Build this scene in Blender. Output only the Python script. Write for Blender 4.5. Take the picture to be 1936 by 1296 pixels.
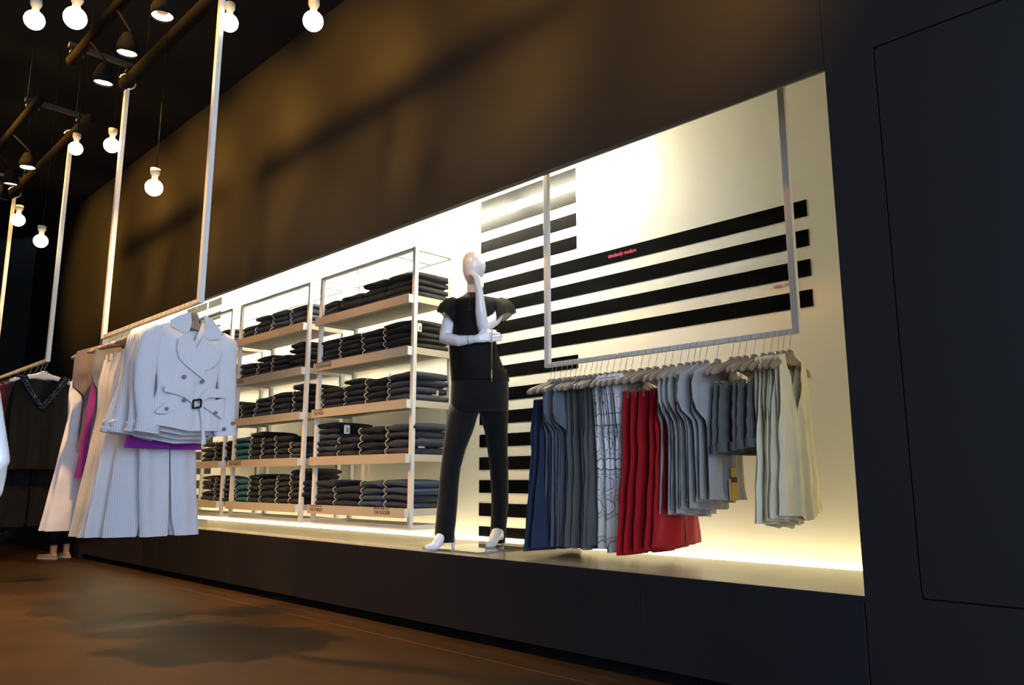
import bpy, bmesh, math, random
from mathutils import Vector, Matrix

for o in list(bpy.data.objects):
    bpy.data.objects.remove(o, do_unlink=True)
scene = bpy.context.scene
COL = scene.collection
PI = math.pi
rnd = random.Random(7)

# ------------------------------------------------------------------ camera
CAM_D, CAM_H = 2.83, 0.82            # distance to the dark wall, eye height
F_PX = 1474.0
PITCH, YAW = math.atan(262 / 1474.0), math.radians(45.0)
cam_data = bpy.data.cameras.new('camera')
cam_data.sensor_fit = 'HORIZONTAL'
cam_data.sensor_width = 36.0
cam_data.lens = F_PX / 1936 * 36.0
cam_data.clip_start = 0.02
cam = bpy.data.objects.new('camera', cam_data)
COL.objects.link(cam)
cam.location = (0, -CAM_D, CAM_H)
cam.rotation_euler = (PI / 2 + PITCH, 0, YAW)
scene.camera = cam

# ------------------------------------------------------------------ world, exposure
scene.view_settings.view_transform = 'Standard'
scene.view_settings.look = 'None'
scene.view_settings.gamma = 1.0
scene.view_settings.exposure = 0.0
world = bpy.data.worlds.new('world')
scene.world = world
world.use_nodes = True
wb = world.node_tree.nodes['Background']
wb.inputs['Color'].default_value = (0.60, 0.75, 1.0, 1)     # overcast daylight outside the shop front
wb.inputs['Strength'].default_value = 6.0

# daylight arrives through the open shop front at X = +3.2 (a portal only guides sampling)
pd = bpy.data.lights.new('shopfront_portal', 'AREA')
pd.shape = 'RECTANGLE'; pd.size = 4.2; pd.size_y = 6.5
pd.cycles.is_portal = True
po = bpy.data.objects.new('shopfront_portal', pd); COL.objects.link(po)
po.location = (3.2, -3.6, 2.1)
po.rotation_euler = (0, PI / 2, 0)

# ------------------------------------------------------------------ placing helpers (metres, taken from the measured camera)
_F = Vector((-math.sin(YAW) * math.cos(PITCH), math.cos(YAW) * math.cos(PITCH), math.sin(PITCH)))
_R = Vector((math.cos(YAW), math.sin(YAW), 0))
_U = _R.cross(_F)
_C = Vector((0, -CAM_D, CAM_H))
def ray(x, y): return _F + _R * ((x - 968) / F_PX) - _U * ((y - 648) / F_PX)
def onY(x, y, Y):
    r = ray(x, y); return _C + r * ((Y - _C.y) / r.y)
def onX(x, y, X):
    r = ray(x, y); return _C + r * ((X - _C.x) / r.x)
def onZ(x, y, Z):
    r = ray(x, y); return _C + r * ((Z - _C.z) / r.z)
def atD(x, y, d): return _C + ray(x, y) * d

# ------------------------------------------------------------------ materials
def lin(c):
    return tuple(((v / 255) / 12.92 if v / 255 <= 0.04045 else ((v / 255 + 0.055) / 1.055) ** 2.4) for v in c)
MATS = {}
def mat(name, rgb, rough=0.6, metal=0.0, var=0.0, vscale=30, bump=0.0, bscale=200, sheen=0.0, coat=0.0,
        alpha=1.0, emit=None, estr=0.0, trans=0.0, spec=0.5):
    m = bpy.data.materials.new(name); m.use_nodes = True
    nt = m.node_tree; b = nt.nodes['Principled BSDF']
    col = lin(rgb) if max(rgb) > 1 else tuple(rgb)
    b.inputs['Base Color'].default_value = (*col, 1)
    b.inputs['Roughness'].default_value = rough
    b.inputs['Metallic'].default_value = metal
    b.inputs['Specular IOR Level'].default_value = spec
    b.inputs['Sheen Weight'].default_value = sheen
    b.inputs['Coat Weight'].default_value = coat
    b.inputs['Alpha'].default_value = alpha
    b.inputs['Transmission Weight'].default_value = trans
    if emit is not None:
        b.inputs['Emission Color'].default_value = (*emit, 1)
        b.inputs['Emission Strength'].default_value = estr
    tc = nt.nodes.new('ShaderNodeTexCoord')
    if var > 0:
        n = nt.nodes.new('ShaderNodeTexNoise'); n.inputs['Scale'].default_value = vscale
        n.inputs['Detail'].default_value = 6
        nt.links.new(tc.outputs['Object'], n.inputs['Vector'])
        mx = nt.nodes.new('ShaderNodeMix'); mx.data_type = 'RGBA'
        mx.inputs[6].default_value = (*[v * (1 - var) for v in col], 1)
        mx.inputs[7].default_value = (*[min(1, v * (1 + var)) for v in col], 1)
        nt.links.new(n.outputs['Fac'], mx.inputs[0])
        nt.links.new(mx.outputs[2], b.inputs['Base Color'])
    if bump > 0:
        n2 = nt.nodes.new('ShaderNodeTexNoise'); n2.inputs['Scale'].default_value = bscale
        n2.inputs['Detail'].default_value = 3
        nt.links.new(tc.outputs['Object'], n2.inputs['Vector'])
        bp = nt.nodes.new('ShaderNodeBump'); bp.inputs['Strength'].default_value = bump
        bp.inputs['Distance'].default_value = 0.004
        nt.links.new(n2.outputs['Fac'], bp.inputs['Height'])
        nt.links.new(bp.outputs['Normal'], b.inputs['Normal'])
    MATS[name] = m
    return m
def fabric(name, rgb, var=0.12, vscale=14, bump=0.25, bscale=420, rough=0.85, sheen=0.15):
    return mat(name, rgb, rough, var=var, vscale=vscale, bump=bump, bscale=bscale, sheen=sheen, spec=0.25)

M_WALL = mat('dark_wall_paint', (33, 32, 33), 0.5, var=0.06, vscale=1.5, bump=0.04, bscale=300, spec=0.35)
M_PANEL = mat('dark_base_laminate', (35, 34, 38), 0.42, var=0.05, vscale=2, spec=0.35)
M_BLACK = mat('matt_black', (7, 7, 8), 0.85, spec=0.15)
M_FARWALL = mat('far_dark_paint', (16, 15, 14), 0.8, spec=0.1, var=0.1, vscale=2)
M_CEIL = mat('black_ceiling_paint', (4, 4, 4), 0.9, var=0.2, vscale=2)
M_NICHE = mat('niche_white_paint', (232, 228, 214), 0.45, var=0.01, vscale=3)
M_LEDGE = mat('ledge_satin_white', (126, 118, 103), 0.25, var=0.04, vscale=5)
M_METAL = mat('white_powder_coat', (226, 222, 216), 0.32, var=0.02, vscale=20)
M_LIP = mat('beige_laminate', (184, 172, 160), 0.45, var=0.03, vscale=12)
M_SHELF = mat('pale_shelf_board', (196, 186, 170), 0.5, var=0.03, vscale=12)
M_VINYL = mat('black_vinyl', (8, 8, 9), 0.2, bump=0.05, bscale=700, spec=0.06)
M_PINK = mat('pink_vinyl_lettering', (214, 40, 92), 0.5)
M_INK = mat('black_ink', (12, 11, 11), 0.6)
M_HANGER = mat('taupe_plastic', (134, 116, 100), 0.45, var=0.05, vscale=40)
M_HANGER_TAN = mat('tan_plastic', (176, 132, 96), 0.45, var=0.05, vscale=40)
M_WIRE = mat('steel_wire', (176, 166, 150), 0.28, metal=1.0)
M_CHROME = mat('chrome', (205, 205, 208), 0.15, metal=1.0)
M_GOLD = mat('brass_clip', (168, 128, 62), 0.3, metal=1.0)
M_PIPE = mat('dark_steel_pipe', (13, 11, 9), 0.85, var=0.2, vscale=9, spec=0.1)
M_MANN = mat('white_gloss_mannequin', (232, 230, 232), 0.16, coat=0.3)
M_GLASS = mat('glass_plate', (225, 235, 232), 0.03, trans=0.85, spec=0.5)
M_TAGW = mat('white_paper_tag', (235, 233, 226), 0.7)
M_TAGC = mat('cream_paper_tag', (204, 186, 140), 0.7)
M_TAGG = mat('gold_card_tag', (186, 150, 52), 0.4, metal=0.3)

# floor: brown stained concrete
def floor_mat():
    m = mat('brown_stained_concrete', (104, 70, 42), 0.34, bump=0.12, bscale=60, spec=0.15)
    nt = m.node_tree; b = nt.nodes['Principled BSDF']
    tc = nt.nodes.new('ShaderNodeTexCoord')
    n = nt.nodes.new('ShaderNodeTexNoise'); n.inputs['Scale'].default_value = 1.7; n.inputs['Detail'].default_value = 9
    n.inputs['Roughness'].default_value = 0.62
    nt.links.new(tc.outputs['Object'], n.inputs['Vector'])
    r = nt.nodes.new('ShaderNodeValToRGB')
    r.color_ramp.elements[0].position = 0.3; r.color_ramp.elements[0].color = (*lin((54, 37, 21)), 1)
    r.color_ramp.elements[1].position = 0.72; r.color_ramp.elements[1].color = (*lin((80, 55, 29)), 1)
    nt.links.new(n.outputs['Fac'], r.inputs['Fac'])
    n2 = nt.nodes.new('ShaderNodeTexNoise'); n2.inputs['Scale'].default_value = 90
    nt.links.new(tc.outputs['Object'], n2.inputs['Vector'])
    mx = nt.nodes.new('ShaderNodeMix'); mx.data_type = 'RGBA'; mx.blend_type = 'MULTIPLY'
    mx.inputs[0].default_value = 0.35
    nt.links.new(r.outputs['Color'], mx.inputs[6]); nt.links.new(n2.outputs['Color'], mx.inputs[7])
    nt.links.new(mx.outputs[2], b.inputs['Base Color'])
    mr = nt.nodes.new('ShaderNodeMapRange'); mr.inputs['To Min'].default_value = 0.42; mr.inputs['To Max'].default_value = 0.62
    nt.links.new(n.outputs['Fac'], mr.inputs['Value']); nt.links.new(mr.outputs['Result'], b.inputs['Roughness'])
    return m
M_FLOOR = floor_mat()
M_JOINT = mat('floor_joint_filler', (112, 84, 54), 0.6)

# garments
def stripe_fabric(name, rgb, rgb2, freq, axis='Y', width=0.12, rough=0.7):
    m = fabric(name, rgb, rough=rough)
    nt = m.node_tree; b = nt.nodes['Principled BSDF']
    tc = nt.nodes.new('ShaderNodeTexCoord'); sp = nt.nodes.new('ShaderNodeSeparateXYZ')
    nt.links.new(tc.outputs['Object'], sp.inputs[0])
    ml = nt.nodes.new('ShaderNodeMath'); ml.operation = 'MULTIPLY'; ml.inputs[1].default_value = freq
    nt.links.new(sp.outputs[axis], ml.inputs[0])
    fr = nt.nodes.new('ShaderNodeMath'); fr.operation = 'FRACT'; nt.links.new(ml.outputs[0], fr.inputs[0])
    lt = nt.nodes.new('ShaderNodeMath'); lt.operation = 'LESS_THAN'; lt.inputs[1].default_value = width
    nt.links.new(fr.outputs[0], lt.inputs[0])
    mx = nt.nodes.new('ShaderNodeMix'); mx.data_type = 'RGBA'
    mx.inputs[6].default_value = (*lin(rgb), 1); mx.inputs[7].default_value = (*lin(rgb2), 1)
    nt.links.new(lt.outputs[0], mx.inputs[0]); nt.links.new(mx.outputs[2], b.inputs['Base Color'])
    return m
def print_fabric(name):
    m = fabric(name, (214, 214, 212))
    nt = m.node_tree; b = nt.nodes['Principled BSDF']
    tc = nt.nodes.new('ShaderNodeTexCoord'); mp = nt.nodes.new('ShaderNodeMapping')
    mp.inputs['Scale'].default_value = (1.0, 17, 10)
    nt.links.new(tc.outputs['Object'], mp.inputs['Vector'])
    v = nt.nodes.new('ShaderNodeTexVoronoi'); v.inputs['Scale'].default_value = 1.0; v.inputs['Randomness'].default_value = 0.75
    nt.links.new(mp.outputs[0], v.inputs['Vector'])
    r = nt.nodes.new('ShaderNodeValToRGB'); r.color_ramp.interpolation = 'CONSTANT'
    e = r.color_ramp.elements
    e[0].position = 0.0; e[0].color = (*lin((222, 222, 220)), 1)
    e[1].position = 0.42; e[1].color = (*lin((64, 66, 74)), 1)
    x = e.new(0.45); x.color = (*lin((204, 205, 206)), 1)
    x = e.new(0.61); x.color = (*lin((110, 112, 120)), 1)
    x = e.new(0.635); x.color = (*lin((222, 222, 220)), 1)
    nt.links.new(v.outputs['Distance'], r.inputs['Fac']); nt.links.new(r.outputs[0], b.inputs['Base Color'])
    return m
def denim(name, rgb):
    return fabric(name, rgb, var=0.28, vscale=9, bump=0.35, bscale=500, rough=0.8, sheen=0.1)
G = dict(
    pinstripe=stripe_fabric('white_pinstripe_cotton', (218, 218, 222), (194, 196, 206), 95, 'Y', 0.22),
    white=fabric('white_cotton', (226, 224, 226)),
    cream=fabric('cream_twill', (222, 212, 196)),
    satin=fabric('white_satin', (226, 220, 222), rough=0.4),
    purple=fabric('purple_jersey', (132, 40, 150)),
    magenta=fabric('magenta_jersey', (150, 52, 132)),
    taupe=fabric('taupe_wool', (112, 98, 92)),
    grey=fabric('mid_grey_wool', (128, 124, 126)),
    lightgrey=fabric('light_grey_jersey', (152, 150, 148)),
    bluegrey=fabric('blue_grey_twill', (94, 99, 108)),
    charcoal=fabric('charcoal_twill', (84, 84, 83)),
    shorts=denim('grey_denim', (92, 94, 92)),
    jean=denim('mid_blue_denim', (36, 47, 70)),
    red=fabric('red_twill', (158, 8, 18)),
    ivory=fabric('ivory_voile', (226, 218, 190)),
    black=fabric('black_cloth', (6, 6, 8), sheen=0.0),
    darkbrown=fabric('dark_brown_cloth', (66, 40, 34)),
    wine=fabric('wine_red_cloth', (110, 22, 40)),
    printed=print_fabric('ring_print_cotton'),
)
J = dict(
    black=denim('black_denim', (9, 9, 12)),
    navy=denim('dark_navy_denim', (17, 20, 31)),
    slate=denim('slate_blue_denim', (42, 48, 62)),
    blue=denim('washed_blue_denim', (46, 62, 88)),
    teal=denim('teal_cotton', (14, 88, 104)),
)
M_HEM = mat('pale_hem_stitching', (196, 184, 156), 0.8)

# ------------------------------------------------------------------ mesh helpers
class MB:
    def __init__(s): s.v = []; s.f = []
    def add(s, vs, fs):
        n = len(s.v); s.v += [Vector(v) for v in vs]; s.f += [[i + n for i in f] for f in fs]; return s
    def box(s, x0, x1, y0, y1, z0, z1):
        return s.add([(x0, y0, z0), (x1, y0, z0), (x1, y1, z0), (x0, y1, z0), (x0, y0, z1), (x1, y0, z1), (x1, y1, z1), (x0, y1, z1)],
                     [(3, 2, 1, 0), (4, 5, 6, 7), (0, 1, 5, 4), (1, 2, 6, 5), (2, 3, 7, 6), (3, 0, 4, 7)])
    def loft(s, rings, cap=True, closed=True):
        n = len(rings[0]); vs = [p for r in rings for p in r]; fs = []
        for i in range(len(rings) - 1):
            for j in range(n if closed else n - 1):
                k = (j + 1) % n
                fs.append((i * n + j, i * n + k, (i + 1) * n + k, (i + 1) * n + j))
        if cap and closed:
            fs.append(tuple(reversed(range(n)))); m = (len(rings) - 1) * n; fs.append(tuple(range(m, m + n)))
        return s.add(vs, fs)
    def tube(s, pts, r, seg=8, cap=True, flat=None):
        pts = [Vector(p) for p in pts]
        rs = r if isinstance(r, (list, tuple)) else [r] * len(pts)
        rings = []; ref = None
        for i, p in enumerate(pts):
            t = (pts[min(i + 1, len(pts) - 1)] - pts[max(i - 1, 0)])
            t = t.normalized() if t.length > 1e-9 else Vector((0, 0, 1))
            if ref is None:
                ref = Vector((0, 0, 1)) if abs(t.z) < 0.9 else Vector((1, 0, 0))
            a = (ref - t * ref.dot(t)).normalized(); b = t.cross(a); ref = a
            f2 = flat if flat else 1.0
            rings.append([p + a * (rs[i] * math.cos(2 * PI * k / seg)) + b * (rs[i] * f2 * math.sin(2 * PI * k / seg)) for k in range(seg)])
        return s.loft(rings, cap)
    def limb(s, pr, seg=14, sub=3):
        """tapering limb through (point, radius) joints with rounded ends"""
        P = [Vector(p) for p, r in pr]; R_ = [r for p, r in pr]
        pts = []; rs = []
        for i in range(len(P) - 1):
            for k in range(sub):
                t = k / sub
                pts.append(P[i].lerp(P[i + 1], t)); rs.append(R_[i] * (1 - t) + R_[i + 1] * t)
        pts.append(P[-1]); rs.append(R_[-1])
        d0 = (pts[0] - pts[1]).normalized(); d1 = (pts[-1] - pts[-2]).normalized()
        pre = []; prr = []
        for a in (80, 55, 28):
            a = math.radians(a); pre.append(pts[0] + d0 * rs[0] * math.sin(a)); prr.append(rs[0] * math.cos(a))
        post = []; por = []
        for a in (28, 55, 80):
            a = math.radians(a); post.append(pts[-1] + d1 * rs[-1] * math.sin(a)); por.append(rs[-1] * math.cos(a))
        return s.tube(pre + pts + post, prr + rs + por, seg)
    def ball(s, c, rx, ry=None, rz=None, seg=16, rings=10, M=None):
        ry = ry or rx; rz = rz or rx; c = Vector(c); M = M or Matrix.Identity(3); rr = []
        for i in range(1, rings):
            a = PI * i / rings
            rr.append([c + M @ Vector((rx * math.sin(a) * math.cos(2 * PI * k / seg), ry * math.sin(a) * math.sin(2 * PI * k / seg), -rz * math.cos(a))) for k in range(seg)])
        n0 = len(s.v); s.loft(rr, cap=False)
        top = len(s.v); s.v += [c + M @ Vector((0, 0, -rz)), c + M @ Vector((0, 0, rz))]
        for k in range(seg):
            s.f.append([top, n0 + (k + 1) % seg, n0 + k]); m = n0 + (rings - 2) * seg
            s.f.append([top + 1, m + k, m + (k + 1) % seg])
        return s
    def prism(s, poly, depth, to3=lambda u, v, w: (w, u, v)):
        n = len(poly)
        vs = [to3(u, v, 0) for u, v in poly] + [to3(u, v, depth) for u, v in poly]
        fs = [tuple(reversed(range(n))), tuple(range(n, 2 * n))] + [(i, (i + 1) % n, n + (i + 1) % n, n + i) for i in range(n)]
        return s.add(vs, fs)
    def mesh(s, name, smooth=False, recalc=True):
        me = bpy.data.meshes.new(name)
        me.from_pydata([tuple(v) for v in s.v], [], [tuple(f) for f in s.f])
        if recalc:
            bm = bmesh.new(); bm.from_mesh(me); bmesh.ops.recalc_face_normals(bm, faces=bm.faces); bm.to_mesh(me); bm.free()
        if smooth:
            me.polygons.foreach_set('use_smooth', [True] * len(me.polygons))
        me.update(); return me
    def build(s, name, m, parent=None, smooth=False, world=False, bevel=0.0, recalc=True):
        if world and parent is not None:
            Mi = Matrix.Identity(4); p = parent
            while p is not None: Mi = p.matrix_basis @ Mi; p = p.parent
            Mi = Mi.inverted(); s.v = [Mi @ v for v in s.v]
        me = s.mesh(name, smooth, recalc); me.materials.append(m)
        o = bpy.data.objects.new(name, me); COL.objects.link(o)
        if parent is not None: o.parent = parent
        if bevel > 0:
            b = o.modifiers.new('bevel', 'BEVEL'); b.width = bevel; b.segments = 2; b.limit_method = 'ANGLE'
        return o
def tag(o, label=None, cat=None, group=None, kind=None):
    if label: o['label'] = label
    if cat: o['category'] = cat
    if group: o['group'] = group
    if kind: o['kind'] = kind
    return o
def thing(name, loc, label, cat, group=None, rz=0.0):
    o = bpy.data.objects.new(name, None); COL.objects.link(o)
    o.empty_display_size = 0.05
    o.location = loc; o.rotation_euler = (0, 0, rz)
    return tag(o, label, cat, group)
def copy_tree(o, parent=None):
    c = o.copy(); COL.objects.link(c); c.parent = parent
    for ch in list(o.children): copy_tree(ch, c)
    return c
def text(name, body, size, loc, m, parent=None, rot=(PI / 2, 0, 0), ext=0.0006, align='LEFT', sx=1.0):
    cu = bpy.data.curves.new(name, 'FONT'); cu.body = body; cu.size = size; cu.extrude = ext; cu.align_x = align
    cu.resolution_u = 3
    t = bpy.data.objects.new(name + '_tmp', cu); COL.objects.link(t)
    dg = bpy.context.evaluated_depsgraph_get()
    me = bpy.data.meshes.new_from_object(t.evaluated_get(dg))
    bpy.data.objects.remove(t, do_unlink=True)
    me.materials.clear(); me.materials.append(m)
    o = bpy.data.objects.new(name, me); COL.objects.link(o)
    o.location = loc; o.rotation_euler = rot; o.scale = (sx, 1, 1)
    if parent is not None: o.parent = parent
    return o
ORD = ['first', 'second', 'third', 'fourth', 'fifth', 'sixth', 'seventh', 'eighth']
# ================================================================== the setting
LEDGE = 0.43; NTOP = 2.405; NX0, NX1 = -9.4, -1.118; NBACK = 0.95; CEIL = 4.33
XL, XR, YB = -16.0, 3.2, -7.2

fl = MB().box(XL, XR + 1.5, YB, 0.10, -0.12, 0.0)
fl.box(XL, NX0 - 0.06, 0.10, 3.0, -0.12, 0.0)
floor = tag(fl.build('floor', M_FLOOR), kind='structure')
MB().box(XL, XR, -0.2035, -0.1985, 0.0, 0.0006).build('joint_strip', M_JOINT, floor)
tag(MB().box(XL, XR, YB, 3.0, CEIL, CEIL + 0.12).build('ceiling', M_CEIL), kind='structure')
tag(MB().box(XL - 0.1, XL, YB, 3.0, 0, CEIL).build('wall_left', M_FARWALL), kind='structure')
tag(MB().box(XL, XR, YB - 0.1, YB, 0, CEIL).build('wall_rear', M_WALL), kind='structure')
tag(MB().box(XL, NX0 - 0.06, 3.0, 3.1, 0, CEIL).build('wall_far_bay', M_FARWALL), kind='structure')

# dark front wall: fascia over the niche, pier left of it, right part with an inset hatch
T = 0.03
HX0, HX1, HZ0, HZ1 = -0.935, 0.02, 0.437, 2.408
wl = MB()
wl.box(NX0 - 3.2, NX1, 0, T, NTOP, CEIL)                       # fascia
wl.box(NX0 - 3.2, NX0, 0, T, 0, NTOP)                          # pier at the far end
wl.box(NX1 + 0.002, HX0, 0, T, 0, CEIL)                        # between niche and hatch
wl.box(HX0, HX1, 0, T, 0, HZ0); wl.box(HX0, HX1, 0, T, HZ1, CEIL); wl.box(HX1, XR, 0, T, 0, CEIL)
wl.box(NX1, XR, T, T + 0.02, 0, CEIL)                          # backing behind the joints
wall_front = tag(wl.build('wall_front', M_WALL), kind='structure')
# hatch with a rounded lower corner, 5 mm shadow joint all round
g = 0.005; r = 0.018
def rr(x0, x1, z0, z1, r, n=5):
    p = []
    for cx, cz, a0 in ((x0 + r, z0 + r, 180), (x1 - r, z0 + r, 270), (x1 - r, z1 - r, 0), (x0 + r, z1 - r, 90)):
        for k in range(n + 1):
            a = math.radians(a0 + 90 * k / n); p.append((cx + r * math.cos(a), cz + r * math.sin(a)))
    return p
hatch = MB().prism(rr(HX0 + g, HX1 - g, HZ0 + g, HZ1 - g, r), T - 0.008, lambda u, v, w: (u, 0.002 + w, v))
tag(hatch.build('door_1', M_WALL), kind='structure')

# base of the niche: recessed black toe kick and separate laminate panels
base = tag(MB().box(NX0, NX1, 0.03, 0.10, 0.0, LEDGE - 0.022).build('wall_base', M_BLACK), kind='structure')
SEAM = [NX1 - 0.002, -2.06, -3.015, -3.97, -4.925, -5.88, -6.835, -7.79, -8.745, NX0]
for a, b in zip(SEAM[1:], SEAM[:-1]):
    MB().box(a + 0.0018, b - 0.0018, 0.0, 0.03, 0.054, LEDGE - 0.0215).build('panel', M_PANEL, base, bevel=0.0008)

MB().box(NX0, NX1, 0.0, 0.0038, LEDGE - 0.021, LEDGE - 0.0005).build('panel', M_PANEL, base)
# niche shell
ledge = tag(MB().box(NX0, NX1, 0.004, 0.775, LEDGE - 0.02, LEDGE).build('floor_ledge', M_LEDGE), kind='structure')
NCEIL = 3.12
tag(MB().box(NX0, NX1, NBACK, NBACK + 0.05, LEDGE + 0.012, NCEIL).build('wall_niche_back', M_NICHE), kind='structure')
tag(MB().box(NX1, NX1 + 0.04, T + 0.02, NBACK + 0.05, LEDGE - 0.06, NCEIL).build('wall_niche_right', M_NICHE), kind='structure')
tag(MB().box(NX0 - 0.04, NX0, T, NBACK + 0.05, LEDGE - 0.06, NCEIL).build('wall_niche_left', M_NICHE), kind='structure')
tag(MB().box(NX0 - 0.04, NX1 + 0.04, T, NBACK + 0.05, NCEIL, NCEIL + 0.04).build('ceiling_niche', M_NICHE), kind='structure')
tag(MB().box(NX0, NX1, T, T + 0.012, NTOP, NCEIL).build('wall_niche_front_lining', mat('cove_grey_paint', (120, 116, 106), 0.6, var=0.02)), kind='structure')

# glowing slot at the foot of the niche back wall
WARMW = (1.0, 0.86, 0.58)
M_LED = mat('led_diffuser', (255, 246, 220), 0.5, emit=(1.0, 0.86, 0.52), estr=3.6)
M_TUBE = mat('fluorescent_tube_glass', (255, 246, 220), 0.5, emit=(1.0, 0.94, 0.72), estr=560.0)
slot = thing('light_strip', (-5.26, 0.86, LEDGE - 0.04), 'long glowing light slot along the foot of the niche back wall', 'light')
MB().box(NX0 + 0.01, NX1 - 0.01, 0.775, 1.0, LEDGE - 0.05, LEDGE - 0.03).build('channel', M_METAL, slot, world=True)
MB().box(NX0 + 0.01, NX1 - 0.01, 1.0, 1.01, LEDGE - 0.05, LEDGE + 0.06).build('channel', M_METAL, slot, world=True)
MB().box(NX0 + 0.01, NX1 - 0.01, 0.779, NBACK + 0.04, LEDGE - 0.03, LEDGE - 0.004).build('diffuser', M_LED, slot, world=True)

tag(MB().box(NX0, NX1, 0.335, 0.345, 2.64, NCEIL).build('light_baffle_1', mat('baffle_paint', (120, 116, 106), 0.6, var=0.02)), kind='structure')  # unseen board added to keep tube light off the floor and shelf lips
# row of tubes hidden above the opening
def tube_lamp(x0, x1, i):
    t = thing('fluorescent_lamp', ((x0 + x1) / 2, 0.40, NCEIL), 'white fluorescent batten in the cove above the niche, %s from the right end' % ORD[i], 'light', 'cove battens')
    MB().box(x0, x1, 0.37, 0.43, NCEIL - 0.05, NCEIL).build('batten', M_METAL, t, world=True)
    MB().tube([(x0 + 0.03, 0.40, NCEIL - 0.075), (x1 - 0.03, 0.40, NCEIL - 0.075)], 0.014, 10).build('tube', M_TUBE, t, True, world=True)
for i, x in enumerate((-3.6, -4.85, -6.1, -7.35, -8.6)):
    tube_lamp(x - 0.6, x + 0.6, i)

# ---- striped graphic on the niche back wall
gr = thing('wall_graphic', (-3.0, NBACK, LEDGE), 'glossy black stripes with small pink lettering on the white niche wall', 'wall graphic')
ys = NBACK - 0.0025
def stripe(x0, x1, z0, z1, parent):
    MB().box(x0, x1, ys, NBACK, z0, z1).build('stripe', M_VINYL, parent, world=True)
def zat(px, py): return onY(px, py, ys).z
GX0 = onY(908, 600, ys).x; GXM = onY(1089, 400, ys).x; GXR = onY(1531, 480, ys).x; GXL = onY(1093, 690, ys).x
SP = (zat(1087, 317) - zat(1089, 446)) / 3.0       # spacing of the stripes
ZT = zat(1087, 317)                                # top of the uppermost
SH = ZT - zat(1088, 339)
SH = 0.088
z = ZT; k = 0
while z > LEDGE + 0.02:
    x1 = GXM if k < 4 else (GXR if k < 8 else GXL)
    stripe(GX0, x1, max(z - SH, LEDGE + 0.013), z, gr); z -= SP; k += 1
p = onY(1150, 490, ys); q = onY(1203, 478, ys)
t1 = text('lettering', 'timelessly modern', 0.058, (0, 0, 0), M_PINK)
t2 = text('lettering', 'wear me out', 0.062, (0, 0, 0), M_PINK)
for tt, pp, qq in ((t1, onY(1150, 489, ys), onY(1203, 478, ys)), (t2, onY(1462, 546, ys), onY(1511, 541, ys))):
    tt.parent = gr; tt.location = (pp.x + 3.0, -0.0035, pp.z - LEDGE)
    w = max(v.co.x for v in tt.data.vertices); tt.scale = ((qq.x - pp.x) / w, (qq.x - pp.x) / w * 1.25, 1)
# second graphic, mostly behind the shelving at the far end
g2 = thing('wall_graphic', (-8.8, NBACK, LEDGE), 'black wall stripes behind the farthest shelving unit', 'wall graphic')
z = ZT; k = 0
while z > LEDGE + 0.02:
    stripe(-9.38, -8.44, max(z - SH, LEDGE + 0.013), z, g2); z -= SP; k += 1
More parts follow.
